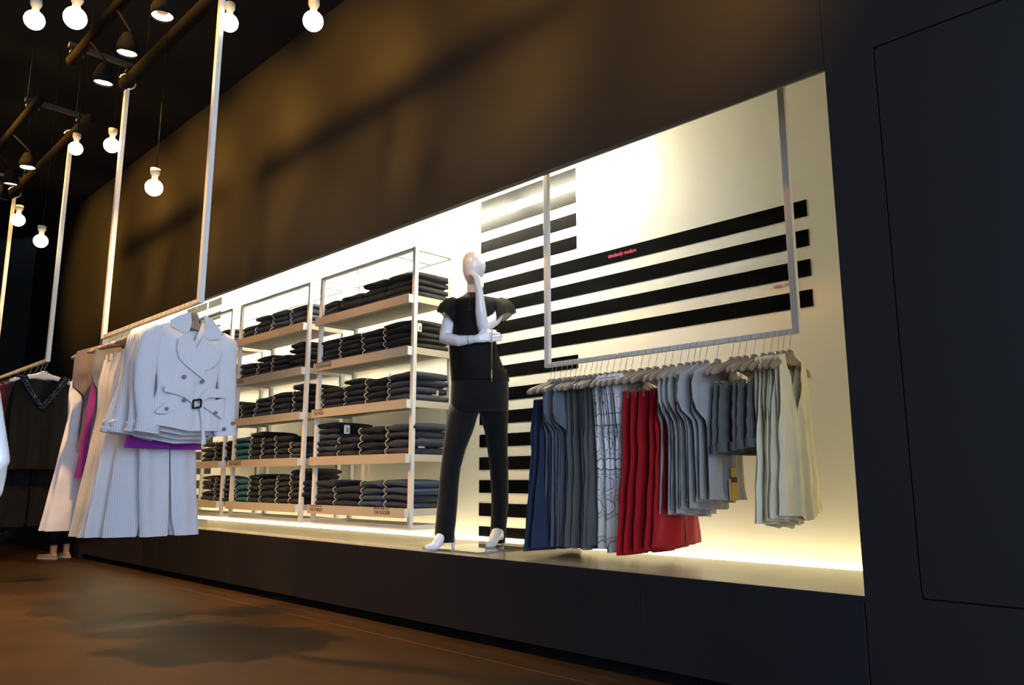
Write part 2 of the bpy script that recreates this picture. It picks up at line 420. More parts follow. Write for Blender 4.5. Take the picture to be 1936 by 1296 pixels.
# ================================================================== shelving units hung in the niche
UY0, UY1 = 0.35, 0.70; UZ0, UZ1 = 0.505, 2.41; LIPY = 0.31
SHZ = [2.072, 1.714, 1.356, 0.998, 0.645]; PW = 0.03
def unit(x0, x1, label, words, lip_off):
    u = thing('shelving_unit', ((x0 + x1) / 2, (UY0 + UY1) / 2, UZ0), label, 'shelving unit', 'white shelving units in the niche')
    for x in (x0, x1 - PW):
        for y in (UY0, UY1 - PW):
            MB().box(x, x + PW, y, y + PW, UZ0, UZ1).build('post', M_METAL, u, world=True, bevel=0.0015)
        MB().box(x + 0.001, x + PW - 0.001, UY0 + PW, UY1 - PW, UZ1 - 0.022, UZ1 - 0.0005).build('top_rail', M_METAL, u, world=True)
        MB().box(x + 0.001, x + PW - 0.001, UY0 + PW, UY1 - PW, UZ0 + 0.0005, UZ0 + 0.03).build('bottom_rail', M_METAL, u, world=True)
    for y in (UY0, UY1 - PW):
        MB().box(x0 + PW, x1 - PW, y + 0.001, y + PW - 0.001, UZ1 - 0.022, UZ1 - 0.0005).build('top_rail', M_METAL, u, world=True)
        MB().box(x0 + PW, x1 - PW, y + 0.001, y + PW - 0.001, UZ0 + 0.0005, UZ0 + 0.026).build('bottom_rail', M_METAL, u, world=True)
    for x in (x0 + 0.25, x1 - 0.25):
        MB().tube([(x, (UY0 + UY1) / 2, UZ1 - 0.01), (x, (UY0 + UY1) / 2, NCEIL)], 0.007, 8).build('hanging_rod', M_METAL, u, True, world=True)
    for x in (x0 + 0.25, x1 - 0.25):
        MB().box(x - 0.012, x + 0.012, UY0 + PW, UY1 - PW, UZ1 - 0.02, UZ1 - 0.002).build('top_rail', M_METAL, u, world=True)
    for k, zt in enumerate(SHZ):
        s = MB().box(x0 + 0.004, x1 - 0.004, UY0 + PW, UY1 - 0.004, zt - 0.03, zt - 0.004)
        for x in (x0 + 0.003, x1 - PW + 0.003): s.box(x, x + PW - 0.006, UY0 + PW, UY1 - PW, zt - 0.05, zt - 0.03)
        sh = s.build('shelf', M_SHELF, u, world=True)
        MB().box(x0 + 0.015, x1 - 0.012, LIPY, LIPY + 0.004, zt - 0.062, zt + 0.001).build('front_lip', M_LIP, sh, world=True)
        MB().box(x0 + 0.015, x1 - 0.012, LIPY + 0.004, UY0 - 0.001, zt - 0.06, zt - 0.002).build('front_box', M_METAL, sh, world=True)
        for side, w in words.get(k, []):
            tw = text('lettering', w, 0.042, (0, 0, 0), M_INK, sh)
            wd = max(v.co.x for v in tw.data.vertices) * 0.72
            tx = x0 + 0.05 if side == 'L' else x1 - 0.06 - wd - 0.10
            tw.scale = (0.72, 0.86, 1)
            tw.location = (tx - u.location.x, LIPY - 0.0006 - u.location.y, zt - 0.044 - u.location.z)
            db = MB(); rr_ = random.Random(len(w)); xx = tx
            while xx < tx + wd - 0.008:
                dw = rr_.choice((0.006, 0.009, 0.012)); db.box(xx, xx + dw, LIPY - 0.0010, LIPY, zt - 0.012, zt - 0.0008); xx += dw + rr_.choice((0.008, 0.012, 0.016))
            db.build('lettering_marks', M_INK, sh, world=True)
    return u
U1 = (-5.33, -4.115); U2 = (-6.70, -5.485); U3 = (-8.07, -6.855)
unit(*U1, 'white metal shelving unit of jeans nearest the mannequin', {1: [('L', 'THE VISIONAIRE')], 2: [('L', 'THE MUSE')], 4: [('L', 'THE STARLET'), ('R', 'THE ROCKER')]}, 0)
unit(*U2, 'white metal shelving unit in the middle, with teal folded trousers on lower shelves', {1: [('L', 'THE CHELSEA')], 3: [('L', 'THE CIGARETTE')]}, 0)
unit(*U3, 'white metal shelving unit farthest away, mostly hidden behind the white jacket', {}, 0)

# ---- folded jeans
def jean_mesh(seed, w, d, h):
    r = random.Random(seed); mb = MB(); rings = []
    nx, nseg = 11, 20
    for i in range(nx):
        t = i / (nx - 1); x = (t - 0.5) * w
        e = 1 - abs(2 * t - 1) ** 6 * 0.22
        ring = []
        sag = 0.004 * math.sin(3 * t + seed)
        for k in range(nseg):
            a = 2 * PI * k / nseg; ca, sa = math.cos(a), math.sin(a)
            yy = (d / 2) * math.copysign(abs(ca) ** 0.42, ca); zz = (h / 2) * math.copysign(abs(sa) ** 0.72, sa)
            front = max(0, -ca)
            zz = zz * e + 0.0025 * math.sin(7 * t + 3 * sa + seed) - 0.006 * front * abs(2 * t - 1) ** 3
            yy = yy * (1 - 0.02 * (1 - e)) + 0.005 * math.sin(5 * t + seed * 1.7) + (0.01 * (r.random() - 0.5) if ca > 0.5 else 0)
            ring.append((x, yy, zz + h / 2 + sag))
        rings.append(ring)
    mb.loft(rings)
    return mb.mesh('jeans', True)
def jean_rim(h, d, w, seed):
    """pale curved hem seen at the left end of the front fold"""
    mb = MB(); pts = []
    for k in range(9):
        a = PI / 2 + PI * k / 8 + 0.0
        pts.append((-w / 2 + 0.012 - 0.010 * math.sin(PI * k / 8), -d / 2 + 0.016 + 0.020 * math.cos(a), h / 2 + (h / 2 - 0.003) * math.sin(a)))
    mb.tube(pts, 0.0032, 6)
    return mb.mesh('hem_edge', True)
WV = [0.215, 0.245, 0.275, 0.31]
JM = {}
def stack(px0, px1, shelf, n, col, unitname, stackname, h=0.044, lean=0.0, rim=True, cols=None, yoff=0.0):
    zt = SHZ[shelf] - 0.004
    a = onY(px0, 400 + 600 * 0.5, UY0 + 0.02).x if False else None
    y_front = UY0 + 0.015
    zpx = {0: 590, 1: 680, 2: 770, 3: 860, 4: 955}[shelf]
    x0 = onY(px0, zpx, y_front).x; x1 = onY(px1, zpx, y_front).x
    w = x1 - x0; d = 0.33
    zz = zt
    for k in range(n):
        c = cols[k] if cols else col
        hh = h * 1.1 * (0.9 + 0.2 * rnd.random())
        key = (round(w, 2), rnd.randint(0, 2))
        if key not in JM:
            JM[key] = (jean_mesh(len(JM) * 3 + 1, w, d, 0.044), jean_rim(0.044, d, w, 1))
            for me in JM[key]: me.materials.append(J['black'])
        me, mr = JM[key]
        cname = {'black': 'black', 'navy': 'dark navy', 'slate': 'slate blue', 'blue': 'washed blue', 'teal': 'teal'}[c]
        pos = 'bottom' if k == 0 else ('top' if k == n - 1 else ORD[k] + ' up')
        o = bpy.data.objects.new('folded_jeans', me); COL.objects.link(o)
        sname = ['top', 'second', 'middle', 'fourth', 'bottom'][shelf]
        tag(o, 'folded %s jeans, %s in %s stack, %s shelf of %s unit' % (cname, pos, stackname, sname, unitname), 'jeans', 'folded jeans on the white shelving')
        o.material_slots[0].link = 'OBJECT'; o.material_slots[0].material = J[c]
        o.location = (x0 + w / 2 + lean * k + rnd.uniform(-.009, .009), y_front + d / 2 + rnd.uniform(-.008, .008) + yoff, zz)
        o.rotation_euler = (0, 0, rnd.uniform(-.07, .07)); o.scale = (1, 1, hh / 0.044)
        if rim:
            e = bpy.data.objects.new('hem_edge', mr); COL.objects.link(e); e.parent = o
            e.material_slots[0].link = 'OBJECT'; e.material_slots[0].material = M_HEM
        zz += hh * 0.985
    return (x0 + w / 2, y_front, zz)
NEAR, MIDU, FARU = 'nearest', 'middle', 'farthest'
def shelf_row(shelf, unitname, items):
    tops = []
    for i, it in enumerate(items):
        px0, px1, n, col = it[:4]; kw = it[4] if len(it) > 4 else {}
        tops.append(stack(px0, px1, shelf, n, col, unitname, ORD[i], **kw))
    return tops
shelf_row(0, NEAR, [(609, 644, 3, 'black', dict(rim=False)), (645, 685, 3, 'black', dict(rim=False)), (686, 729, 4, 'black', dict(rim=False)), (731, 781, 4, 'black', dict(rim=False))])
shelf_row(1, NEAR, [(604, 640, 5, 'navy', dict(h=.037)), (642, 682, 5, 'black', dict(h=.036)), (684, 724, 4, 'navy'), (726, 779, 5, 'black', dict(h=.04))])
shelf_row(2, NEAR, [(606, 645, 4, 'navy', dict(h=.041)), (648, 688, 5, 'navy', dict(h=.038)), (690, 728, 4, 'black'), (732, 780, 4, 'slate', dict(h=.045))])
shelf_row(3, NEAR, [(597, 635, 6, 'navy', dict(h=.04, cols=['navy', 'slate', 'navy', 'slate', 'black', 'navy'])), (637, 674, 3, 'navy'), (678, 725, 4, 'black', dict(h=.047)), (729, 780, 4, 'slate', dict(h=.05))])
shelf_row(4, NEAR, [(594, 631, 4, 'navy', dict(h=.042, cols=['black', 'black', 'navy', 'navy'])), (632, 679, 3, 'navy', dict(h=.043)), (681, 723, 4, 'blue', dict(h=.042)), (725, 777, 4, 'blue', dict(h=.044, cols=['slate', 'slate', 'blue', 'blue']))])
shelf_row(0, MIDU, [(461, 484, 3, 'navy', dict(h=.04)), (485, 515, 4, 'navy', dict(h=.042)), (516, 549, 4, 'slate', dict(h=.042)), (550, 580, 4, 'slate', dict(h=.045))])
shelf_row(1, MIDU, [(455, 484, 3, 'black'), (486, 513, 4, 'black', dict(h=.042)), (514, 545, 4, 'navy', dict(h=.036)), (547, 577, 5, 'black', dict(rim=False, h=.043))])
shelf_row(2, MIDU, [(456, 480, 3, 'black', dict(h=.042)), (482, 511, 4, 'slate', dict(h=.042)), (513, 550, 4, 'navy', dict(h=.046)), (553, 577, 5, 'black')])
shelf_row(3, MIDU, [(444, 470, 4, 'teal', dict(h=.048)), (471, 494, 5, 'black', dict(h=.044)), (494, 519, 4, 'black', dict(h=.042)), (519, 545, 4, 'black', dict(h=.048)), (547, 573, 3, 'slate', dict(h=.044))])
shelf_row(4, MIDU, [(442, 467, 4, 'teal', dict(h=.046)), (468, 489, 5, 'black', dict(h=.046)), (490, 519, 4, 'black', dict(h=.046)), (520, 545, 5, 'black', dict(h=.044)), (546, 572, 6, 'navy', dict(h=.043))])
shelf_row(0, FARU, [(412, 440, 4, 'navy', dict(h=.04))])
shelf_row(1, FARU, [(412, 438, 4, 'black')])
shelf_row(2, FARU, [(410, 436, 4, 'black')])
shelf_row(3, FARU, [(382, 404, 4, 'black', dict(h=.045)), (406, 432, 4, 'black', dict(h=.045))])
shelf_row(4, FARU, [(380, 402, 5, 'navy', dict(h=.042)), (403, 427, 5, 'slate', dict(h=.04))])
# ---- paper tags hanging from single pairs of jeans
def tag_card(px0, py0, px1, py1, X, label, m=M_TAGW, bars=True):
    a = onX(px0, py0, X); b = onX(px1, py1, X)
    t = thing('price_tag', (X, (a.y + b.y) / 2, b.z), label, 'price tag', 'paper tags on jeans')
    y0, y1 = sorted((a.y, b.y)); z0, z1 = sorted((a.z, b.z))
    MB().box(X - 0.001, X + 0.001, y0, y1, z0, z1).build('card', m, t, world=True)
    if bars:
        mb = MB(); n = 6
        for k in range(n):
            zz = z0 + (z1 - z0) * (0.2 + 0.5 * k / n); mb.box(X + 0.001, X + 0.0016, y0 + (y1 - y0) * .35, y0 + (y1 - y0) * .75, zz, zz + (z1 - z0) * .05)
        mb.build('barcode', M_INK, t, world=True)
    mb = MB().tube([(X, (y0 + y1) / 2, z1 - 0.004), (X - 0.004, (y0 + y1) / 2 + 0.004, z1 + 0.03)], 0.0008, 5)
    mb.build('string', M_TAGW, t, True, world=True)
XT = onY(779, 680, UY0 + 0.015).x + 0.006
tag_card(790, 611, 797, 628, XT, 'white price tag on right stack of the second shelf beside mannequin')
tag_card(791, 827, 803, 848, XT, 'white barcode tag at right stack of the fourth shelf beside mannequin')
tag_card(804, 851, 819, 860, XT, 'small cream paper tag lying low on the fourth shelf right end', M_TAGC, False)
tag_card(817, 738, 829, 756, XT, 'cream paper tag at right end of the middle shelf beside mannequin', M_TAGC, False)
XT2 = onY(652, 810, UY0 + 0.015).x
tag_card(651, 804, 661, 821, XT2, 'white barcode tag on tall first stack of the fourth shelf')
# ================================================================== rails, hangers, garments
RS = 0.0125                                   # half section of a rail bar
def rail(name, label, xa, xb, Y, z, ztop, half, pipe_hook=False):
    t = thing(name, ((xa + xb) / 2, Y, z), label, 'clothes rail', 'white hanging clothes rails')
    MB().box(min(xa, xb), max(xa, xb), Y - RS, Y + RS, z - RS, z + RS).build('bar', M_METAL, t, world=True, bevel=0.0015)
    for x in (xa, xb):
        sx = half if x == max(xa, xb) else -half
        MB().box(x - half + sx, x + half + sx, Y - half * 0.8, Y + half * 0.8, z - RS, ztop).build('post', M_METAL, t, world=True, bevel=0.0015)
        if pipe_hook:
            pts = [(x + sx, Y, ztop - 0.01), (x + sx, Y + 0.012, ztop + 0.02)]
            for k in range(11):
                a = -PI / 2 + 0.25 + (1.35 * PI) * k / 10
                pts.append((x + sx, Y + 0.055 * math.cos(a), ztop + 0.07 + 0.055 * math.sin(a)))
            MB().tube(pts, 0.006, 8).build('pipe_hook', M_METAL, t, True, world=True)
    return t
R1Y, R1Z = 0.445, 1.472; R1A, R1B = onY(1040, 684, 0.445).x, onY(1500, 630, 0.445).x
rail('clothes_rail', 'white hanging clothes rail inside the lit niche', R1A, R1B, R1Y, R1Z, NCEIL, 0.0165)
R2Y, R2Z = -1.10, onY(372, 572, -1.10).z; R2A, R2B = onY(198, 636, -1.10).x, onY(376, 572, -1.10).x
ZPIPE = onY(413, 5, -1.10).z + 0.0
rail('clothes_rail', 'white clothes rail hung from ceiling pipe with white jackets', R2A, R2B, R2Y, R2Z, ZPIPE, 0.018, True)
R3A, R3B = onY(-12, 712, -1.10).x, onY(89, 682, -1.10).x
R3Z = onY(89, 682, -1.10).z
rail('clothes_rail', 'white clothes rail hung farthest left with black beaded top', R3A, R3B, R2Y, R3Z, ZPIPE, 0.018, True)

# ---- hangers: local frame, origin on the rail axis, arms along local Y
HR = 0.021
def hook_mb():
    mb = MB(); pts = [(0, 0, -0.098), (0, 0.0, -0.06), (0, 0.012, -0.036)]
    for k in range(10):
        a = -0.75 + (PI + 0.95) * k / 9
        pts.append((0, HR * math.cos(a), RS + 0.0016 - HR + HR * math.sin(a)))
    return mb.tube(pts, 0.0016, 6)
def hanger_body(wd, drop, blk=True):
    mb = MB(); rings = []; n = 17
    for i in range(n):
        t = -1 + 2 * i / (n - 1); y = t * wd; a = abs(t)
        zc = -0.118 - drop * (a ** 1.35); hh = 0.021 - 0.004 * a + (0.016 * max(0, 1 - a / 0.22)); th = 0.0075 + 0.004 * a
        e = 0.5 if a > 0.98 else 1
        rings.append([(th * math.cos(2 * PI * k / 10) * e, y, zc + hh * e * math.sin(2 * PI * k / 10)) for k in range(10)])
    mb.loft(rings)
    if blk: mb.prism([(-0.028, -0.128), (0.028, -0.128), (0.024, -0.092), (0.018, -0.082), (-0.018, -0.082), (-0.024, -0.092)], 0.012, lambda u, v, w: (w - 0.006, u, v))
    return mb
def clips_mb(s, y):
    return MB().box(-0.009, 0.009, y - 0.013, y + 0.013, -0.245, -0.205)
def crossbar_mb():
    mb = MB().tube([(0, -0.15, -0.212), (0, 0.15, -0.212)], 0.0022, 6)
    for y in (-0.07, 0.07): mb.tube([(0, y, -0.212), (0, y, -0.13)], 0.0016, 6)
    return mb
def make_hanger(kind, m, clip_m=None):
    t = thing('clothes_hanger', (0, 0, -50), 'hanger', 'hanger')
    hook_mb().build('hook', M_WIRE, t, True)
    hanger_body(0.215, 0.06).build('arms', m, t, True)
    if kind == 'clip':
        crossbar_mb().build('crossbar', M_WIRE, t, True)
        for y in (-0.115, 0.115): clips_mb(t, y).build('clip', clip_m, t, bevel=0.002)
    return t
H_PLAIN = make_hanger('plain', M_HANGER); H_CLIP = make_hanger('clip', M_HANGER, M_HANGER); H_CLIPG = make_hanger('clip', M_HANGER, M_GOLD)
USED = set()
def hang(proto, x, Y, Z, rz, label, group):
    if proto.name not in USED:
        USED.add(proto.name); o = proto
    else: o = copy_tree(proto)
    o.location = (x, Y, Z); o.rotation_euler = (0, 0, rz)
    tag(o, label, 'hanger', group); return o

# ---- generic hanging garment: two cloth layers in local (u = Y, z); columns give lower and upper edge
def interp(tab, x):
    if x <= tab[0][0]: return tab[0][1]
    for (a, va), (b, vb) in zip(tab, tab[1:]):
        if x <= b:
            t = (x - a) / (b - a); t = t * t * (3 - 2 * t); return va + (vb - va) * t
    return tab[-1][1]
def lerp_tab(tab, x):
    if x <= tab[0][0]: return tab[0][1]
    for (a, va), (b, vb) in zip(tab, tab[1:]):
        if x <= b: return va + (vb - va) * (x - a) / max(b - a, 1e-9)
    return tab[-1][1]
def cloth(top, bot, W, Th, folds=(3, 0.012), seed=0, rows=26, back_top=None, ncol=44, shift=None, sway=0.0, mb=None, top_fold=0.15):
    """top/bot: tables s->z (s in -1..1); W: table z->half width; Th: table z->half thickness"""
    mb = mb or MB(); r = random.Random(seed)
    ph = [r.uniform(0, 6.28) for _ in range(4)]
    ss = sorted(set([-1 + 2 * i / ncol for i in range(ncol + 1)] + [s for s, _ in top] + [s for s, _ in bot] + ([s for s, _ in back_top] if back_top else [])))
    zlo = min(z for _, z in bot); zhi = max(z for _, z in top)
    for layer in (1, -1):
        tp = top if layer == 1 or back_top is None else back_top
        n = len(ss); vs = []; fs = []
        for s_ in ss:
            zb = lerp_tab(bot, s_); zt = lerp_tab(tp, s_)
            for j in range(rows + 1):
                z = zb + (zt - zb) * j / rows
                w = lerp_tab(W, z); th = lerp_tab(Th, z)
                g = max(0.0, (zhi - z) / (zhi - zlo))
                amp = folds[1] * (top_fold + (1 - top_fold) * g ** 0.8)
                rip = amp * (math.sin(folds[0] * PI * s_ + ph[0] + 0.8 * math.sin(2 * g + ph[1])) + 0.45 * math.sin(folds[0] * 2.3 * PI * s_ + ph[2] + g))
                u = s_ * w + (shift(z) if shift else 0) + 0.35 * amp * math.sin(5 * g + ph[3])
                x = layer * th * math.sqrt(max(0, 1 - s_ * s_)) * 1.0 + rip * (1 - 0.25 * s_ * s_) + sway * g
                x += 0.0022 * math.sin(23 * g + 9 * s_ + ph[2]) * min(1, 3 * g)
                vs.append((x, u, z))
        m = rows + 1
        for i in range(n - 1):
            for j in range(rows):
                q = (i * m + j, (i + 1) * m + j, (i + 1) * m + j + 1, i * m + j + 1)
                fs.append(q if layer == 1 else tuple(reversed(q)))
        mb.add(vs, fs)
    return mb
def legs_bot(hem, crotch, gap=0.05):
    return [(-1, hem), (-gap, hem), (-gap * 0.45, hem + 0.15 * (crotch - hem)), (0, crotch), (gap * 0.45, hem + 0.15 * (crotch - hem)), (gap, hem), (1, hem)]

def sleeve_mb(pts, rad, flat=0.45, seed=0, seg=14, wr=0.004):
    """hanging sleeve: flattened tube through pts (x,u,z)"""
    mb = MB(); r = random.Random(seed); rings = []
    n = 16; P = []
    for i in range(n + 1):
        f = i / n * (len(pts) - 1); k = min(int(f), len(pts) - 2); t = f - k
        P.append((Vector(pts[k]).lerp(Vector(pts[k + 1]), t), rad[k] * (1 - t) + rad[k + 1] * t))
    for i, (p, rr_) in enumerate(P):
        t = (P[min(i + 1, n)][0] - P[max(i - 1, 0)][0]).normalized()
        a = Vector((1, 0, 0)); b = t.cross(a).normalized(); ring = []
        for k in range(seg):
            an = 2 * PI * k / seg; w = 1 + 0.06 * math.sin(3 * an + i * 0.7 + seed)
            ring.append(p + b * (rr_ * math.cos(an) * w) + a * (rr_ * flat * math.sin(an) * w + wr * math.sin(i * 0.9 + seed)))
        rings.append(ring)
    mb.loft(rings, cap=False)
    return mb

def stitch(mb_pts, m, parent, r=0.0012):
    return MB().tube(mb_pts, r, 5).build('seam', m, parent, True)

# kinds: each returns a Mesh set in the hanger frame (z = 0 on the rail axis)
def g_trousers(m, seed, hem=-1.03, waist=-0.215, hipw=0.20, hemw=0.19, fold=(2.5, 0.012), crotch=-0.5, shift=0.0, gap=0.05):
    W = [(hem, hemw), (crotch, hipw * 0.96), (waist - 0.18, hipw), (waist, hipw * 0.86)]
    Th = [(hem, 0.03), (waist - 0.2, 0.022), (waist, 0.010)]
    mb = cloth([(-1, waist), (1, waist)], legs_bot(hem, crotch, gap), W, Th, fold, seed, shift=lambda z: shift * (waist - z) / (waist - hem))
    return [('body', mb, m), ('waistband', MB().loft([[(0.0125 * math.cos(a) * 1.15, hipw * 0.885 * math.sin(a), waist + dz) for a in [2 * PI * k / 20 for k in range(20)]] for dz in (-0.035, 0.003)], cap=False), m)]
def g_dress(m, seed, hem=-1.0, sh=0.19, chest=0.165, hemw=0.175, cap_sleeve=True, neck=-0.23, strap=(0.62, 0.98), arm=-0.36, fold=(2.5, 0.011)):
    a, b = strap
    top = [(-1, arm), (-0.97, arm + 0.04), (-b + 0.02, -0.15), (-a, -0.108), (-a * 0.8, -0.13), (-0.2, neck + 0.02), (0, neck), (0.2, neck + 0.02), (a * 0.8, -0.13), (a, -0.108), (b - 0.02, -0.15), (0.97, arm + 0.04), (1, arm)]
    btop = [(s, z if abs(s) >= a else max(z, -0.16)) for s, z in top]
    W = [(hem, hemw), (-0.62, chest), (arm, chest * 1.04), (-0.19, sh), (-0.12, sh)]
    Th = [(hem, 0.032), (-0.5, 0.028), (arm, 0.024), (-0.15, 0.018), (-0.10, 0.014)]
    out = [('body', cloth(top, [(-1, hem), (1, hem)], W, Th, fold, seed, back_top=btop), m)]
    if cap_sleeve:
        for sg in (-1, 1):
            r = random.Random(seed + sg)
            out.append(('sleeve', sleeve_mb([(0, sg * (sh - 0.05), -0.155), (0.004, sg * (sh + 0.012), -0.205), (0.0, sg * (sh - 0.005 + 0.012 * r.random()), -0.30), (-.004, sg * (sh - 0.035), -0.36)], [0.022, 0.045, 0.040, 0.022], 0.35, seed), m))
    return out
def kimono(m, seed, hem, sw=0.225, bw=0.165, hemw=0.185, slv=-0.38, fold=(2.4, 0.012), neck=-0.235):
    """top or dress whose short sleeves are cut with the body"""
    q = random.Random(seed); sw += q.uniform(-.012, .012); r = bw / sw; dip = q.uniform(0, 0.025)
    top = [(-1, -0.215), (-0.95, -0.165), (-0.42, -0.106), (-0.34, -0.118), (-0.27, -0.15), (0, neck), (0.27, -0.15), (0.34, -0.118), (0.42, -0.106), (0.95, -0.165), (1, -0.215)]
    btop = [(s, z if abs(s) > 0.4 else max(z, -0.125)) for s, z in top]
    bot = [(-1, slv + 0.075), (-0.95, slv + 0.03), (-r - 0.04, slv - 0.02), (-r, slv - 0.06), (-r + 0.012, hem), (0, hem - 0.008), (r - 0.012, hem - dip), (r, slv - 0.06), (r + 0.04, slv - 0.02), (0.95, slv + 0.03), (1, slv + 0.075)]
    W = [(hem, hemw / r), (-0.62, bw / r), (-0.12, sw)]
    Th = [(hem, 0.034), (-0.45, 0.03), (-0.30, 0.034), (-0.15, 0.02), (-0.10, 0.014)]
    out = [('body', cloth(top, bot, W, Th, fold, seed, back_top=btop, ncol=52), m)]
    return out
def g_tank(m, seed, hem=-0.80, neck=-0.36):
    top = [(-1, -0.42), (-0.93, -0.33), (-0.80, -0.22), (-0.76, -0.120), (-0.50, -0.108), (-0.44, -0.16), (0, neck), (0.44, -0.16), (0.50, -0.108), (0.76, -0.120), (0.80, -0.22), (0.93, -0.33), (1, -0.42)]
    btop = [(s, z if abs(s) > 0.49 else -0.27 + 0.14 * (abs(s) / 0.5) ** 3) for s, z in top]
    W = [(hem, 0.225), (-0.55, 0.19), (-0.42, 0.18), (-0.3, 0.185), (-0.12, 0.185)]
    Th = [(hem, 0.03), (-0.5, 0.024), (-0.15, 0.016), (-0.10, 0.014)]
    out = [('body', cloth(top, [(-1, hem), (-0.4, hem - 0.006), (0.1, hem - 0.03), (0.5, hem - 0.008), (1, hem + 0.004)], W, Th, (3.2, 0.012), seed, back_top=btop), m)]
    return out
def g_tee(m, seed, hem=-0.82):
    r = random.Random(seed)
    top = [(-1, -0.40), (-0.98, -0.2), (-0.9, -0.165), (-0.45, -0.125), (-0.36, -0.15), (0, -0.235), (0.36, -0.15), (0.45, -0.125), (0.9, -0.165), (0.98, -0.2), (1, -0.40)]
    btop = [(s, z if abs(s) > 0.4 else max(z, -0.15)) for s, z in top]
    W = [(hem, 0.195), (-0.5, 0.17), (-0.38, 0.175), (-0.12, 0.195)]
    Th = [(hem, 0.034), (-0.4, 0.028), (-0.12, 0.010)]
    dip = r.uniform(0, 0.03)
    out = [('body', cloth(top, [(-1, hem), (0, hem - 0.01), (1, hem - dip)], W, Th, (2.6, 0.016), seed, back_top=btop), m)]
    for sg in (-1, 1):
        out.append(('sleeve', sleeve_mb([(0, sg * 0.15, -0.16), (0.006, sg * 0.215, -0.20), (0.0, sg * 0.235, -0.30), (-.006, sg * 0.205, -0.40 - 0.05 * r.random())], [0.025, 0.05, 0.055, 0.035], 0.34, seed + sg), m))
    return out
def g_shorts(m, seed, hem=-0.535):
    waist = -0.222
    W = [(hem, 0.19), (-0.36, 0.18), (waist, 0.158)]
    Th = [(hem, 0.036), (-0.36, 0.028), (waist, 0.010)]
    body = cloth([(-1, waist), (1, waist)], legs_bot(hem, hem + 0.09, 0.06), W, Th, (1.6, 0.006), seed)
    out = [('body', body, m)]
    for sg in (-1, 1):
        out.append(('cuff', MB().loft([[(0.040 * math.cos(a), sg * 0.099 + 0.094 * math.sin(a), hem + dz) for a in [2 * PI * k / 18 for k in range(18)]] for dz in (-0.004, 0.035)], cap=False), m))
    return out
def put(kind_parts, name, label, cat, group, x, Y, Z, rz):
    t = thing(name, (x, Y, Z), label, cat, group, rz)
    for pn, mb, m in kind_parts:
        o = mb.build(pn, m, t, True, recalc=False)
    return t

# ------------------------------------------------------------------ rail in the niche
HX = [1041, 1048, 1059, 1069, 1078, 1088, 1096, 1105, 1116.5, 1125.5, 1134.5, 1146.6, 1158.6, 1170.7, 1181.7, 1193.8, 1210.8, 1224.9, 1238.9, 1256, 1269, 1285, 1299, 1311, 1321, 1333, 1354.4, 1382.5, 1394.6, 1407.6, 1423.7, 1441.7, 1455.8, 1468.8, 1478.8, 1490.9]
def rail_x(px, Y, Z):   # X on a rail from a picture column
    lo, hi = -12.0, 0.0
    r0 = None
    for _ in range(50):
        mid = (lo + hi) / 2; d = Vector((mid, Y, Z)) - _C
        xx = 968 + F_PX * d.dot(_R) / d.dot(_F)
        if xx < px: lo = mid
        else: hi = mid
    return (lo + hi) / 2
KIND = ['jean'] * 3 + ['cap'] * 4 + ['grey'] * 5 + ['print'] * 4 + ['red'] * 5 + ['tee'] * 5 + ['skip'] + ['shorts'] * 5 + ['tank'] * 4
KIND = KIND[:26] + ['tee'] + ['shorts'] * 5 + ['tank'] * 4
NAMES = dict(jean=('denim_trousers', 'dark blue flared jeans', 'jeans'), cap=('sleeved_dress', 'blue-grey cap sleeve dress', 'dress'),
             grey=('sleeveless_dress', 'charcoal sleeveless dress', 'dress'), print=('printed_dress', 'white ring-print sleeveless dress', 'dress'),
             red=('red_trousers', 'bright red wide-leg trousers', 'trousers'), tee=('grey_tee', 'light grey short-sleeved top', 'top'),
             shorts=('denim_shorts', 'grey denim shorts with turned cuffs', 'shorts'), tank=('tank_top', 'ivory V-neck tank top', 'tank top'))
tot = {k: KIND.count(k) for k in KIND}; seen = {}
def place_word(k, n):
    if k == 0: return 'leftmost'
    if k == n - 1: return 'rightmost'
    return ORD[k] + ' from left'
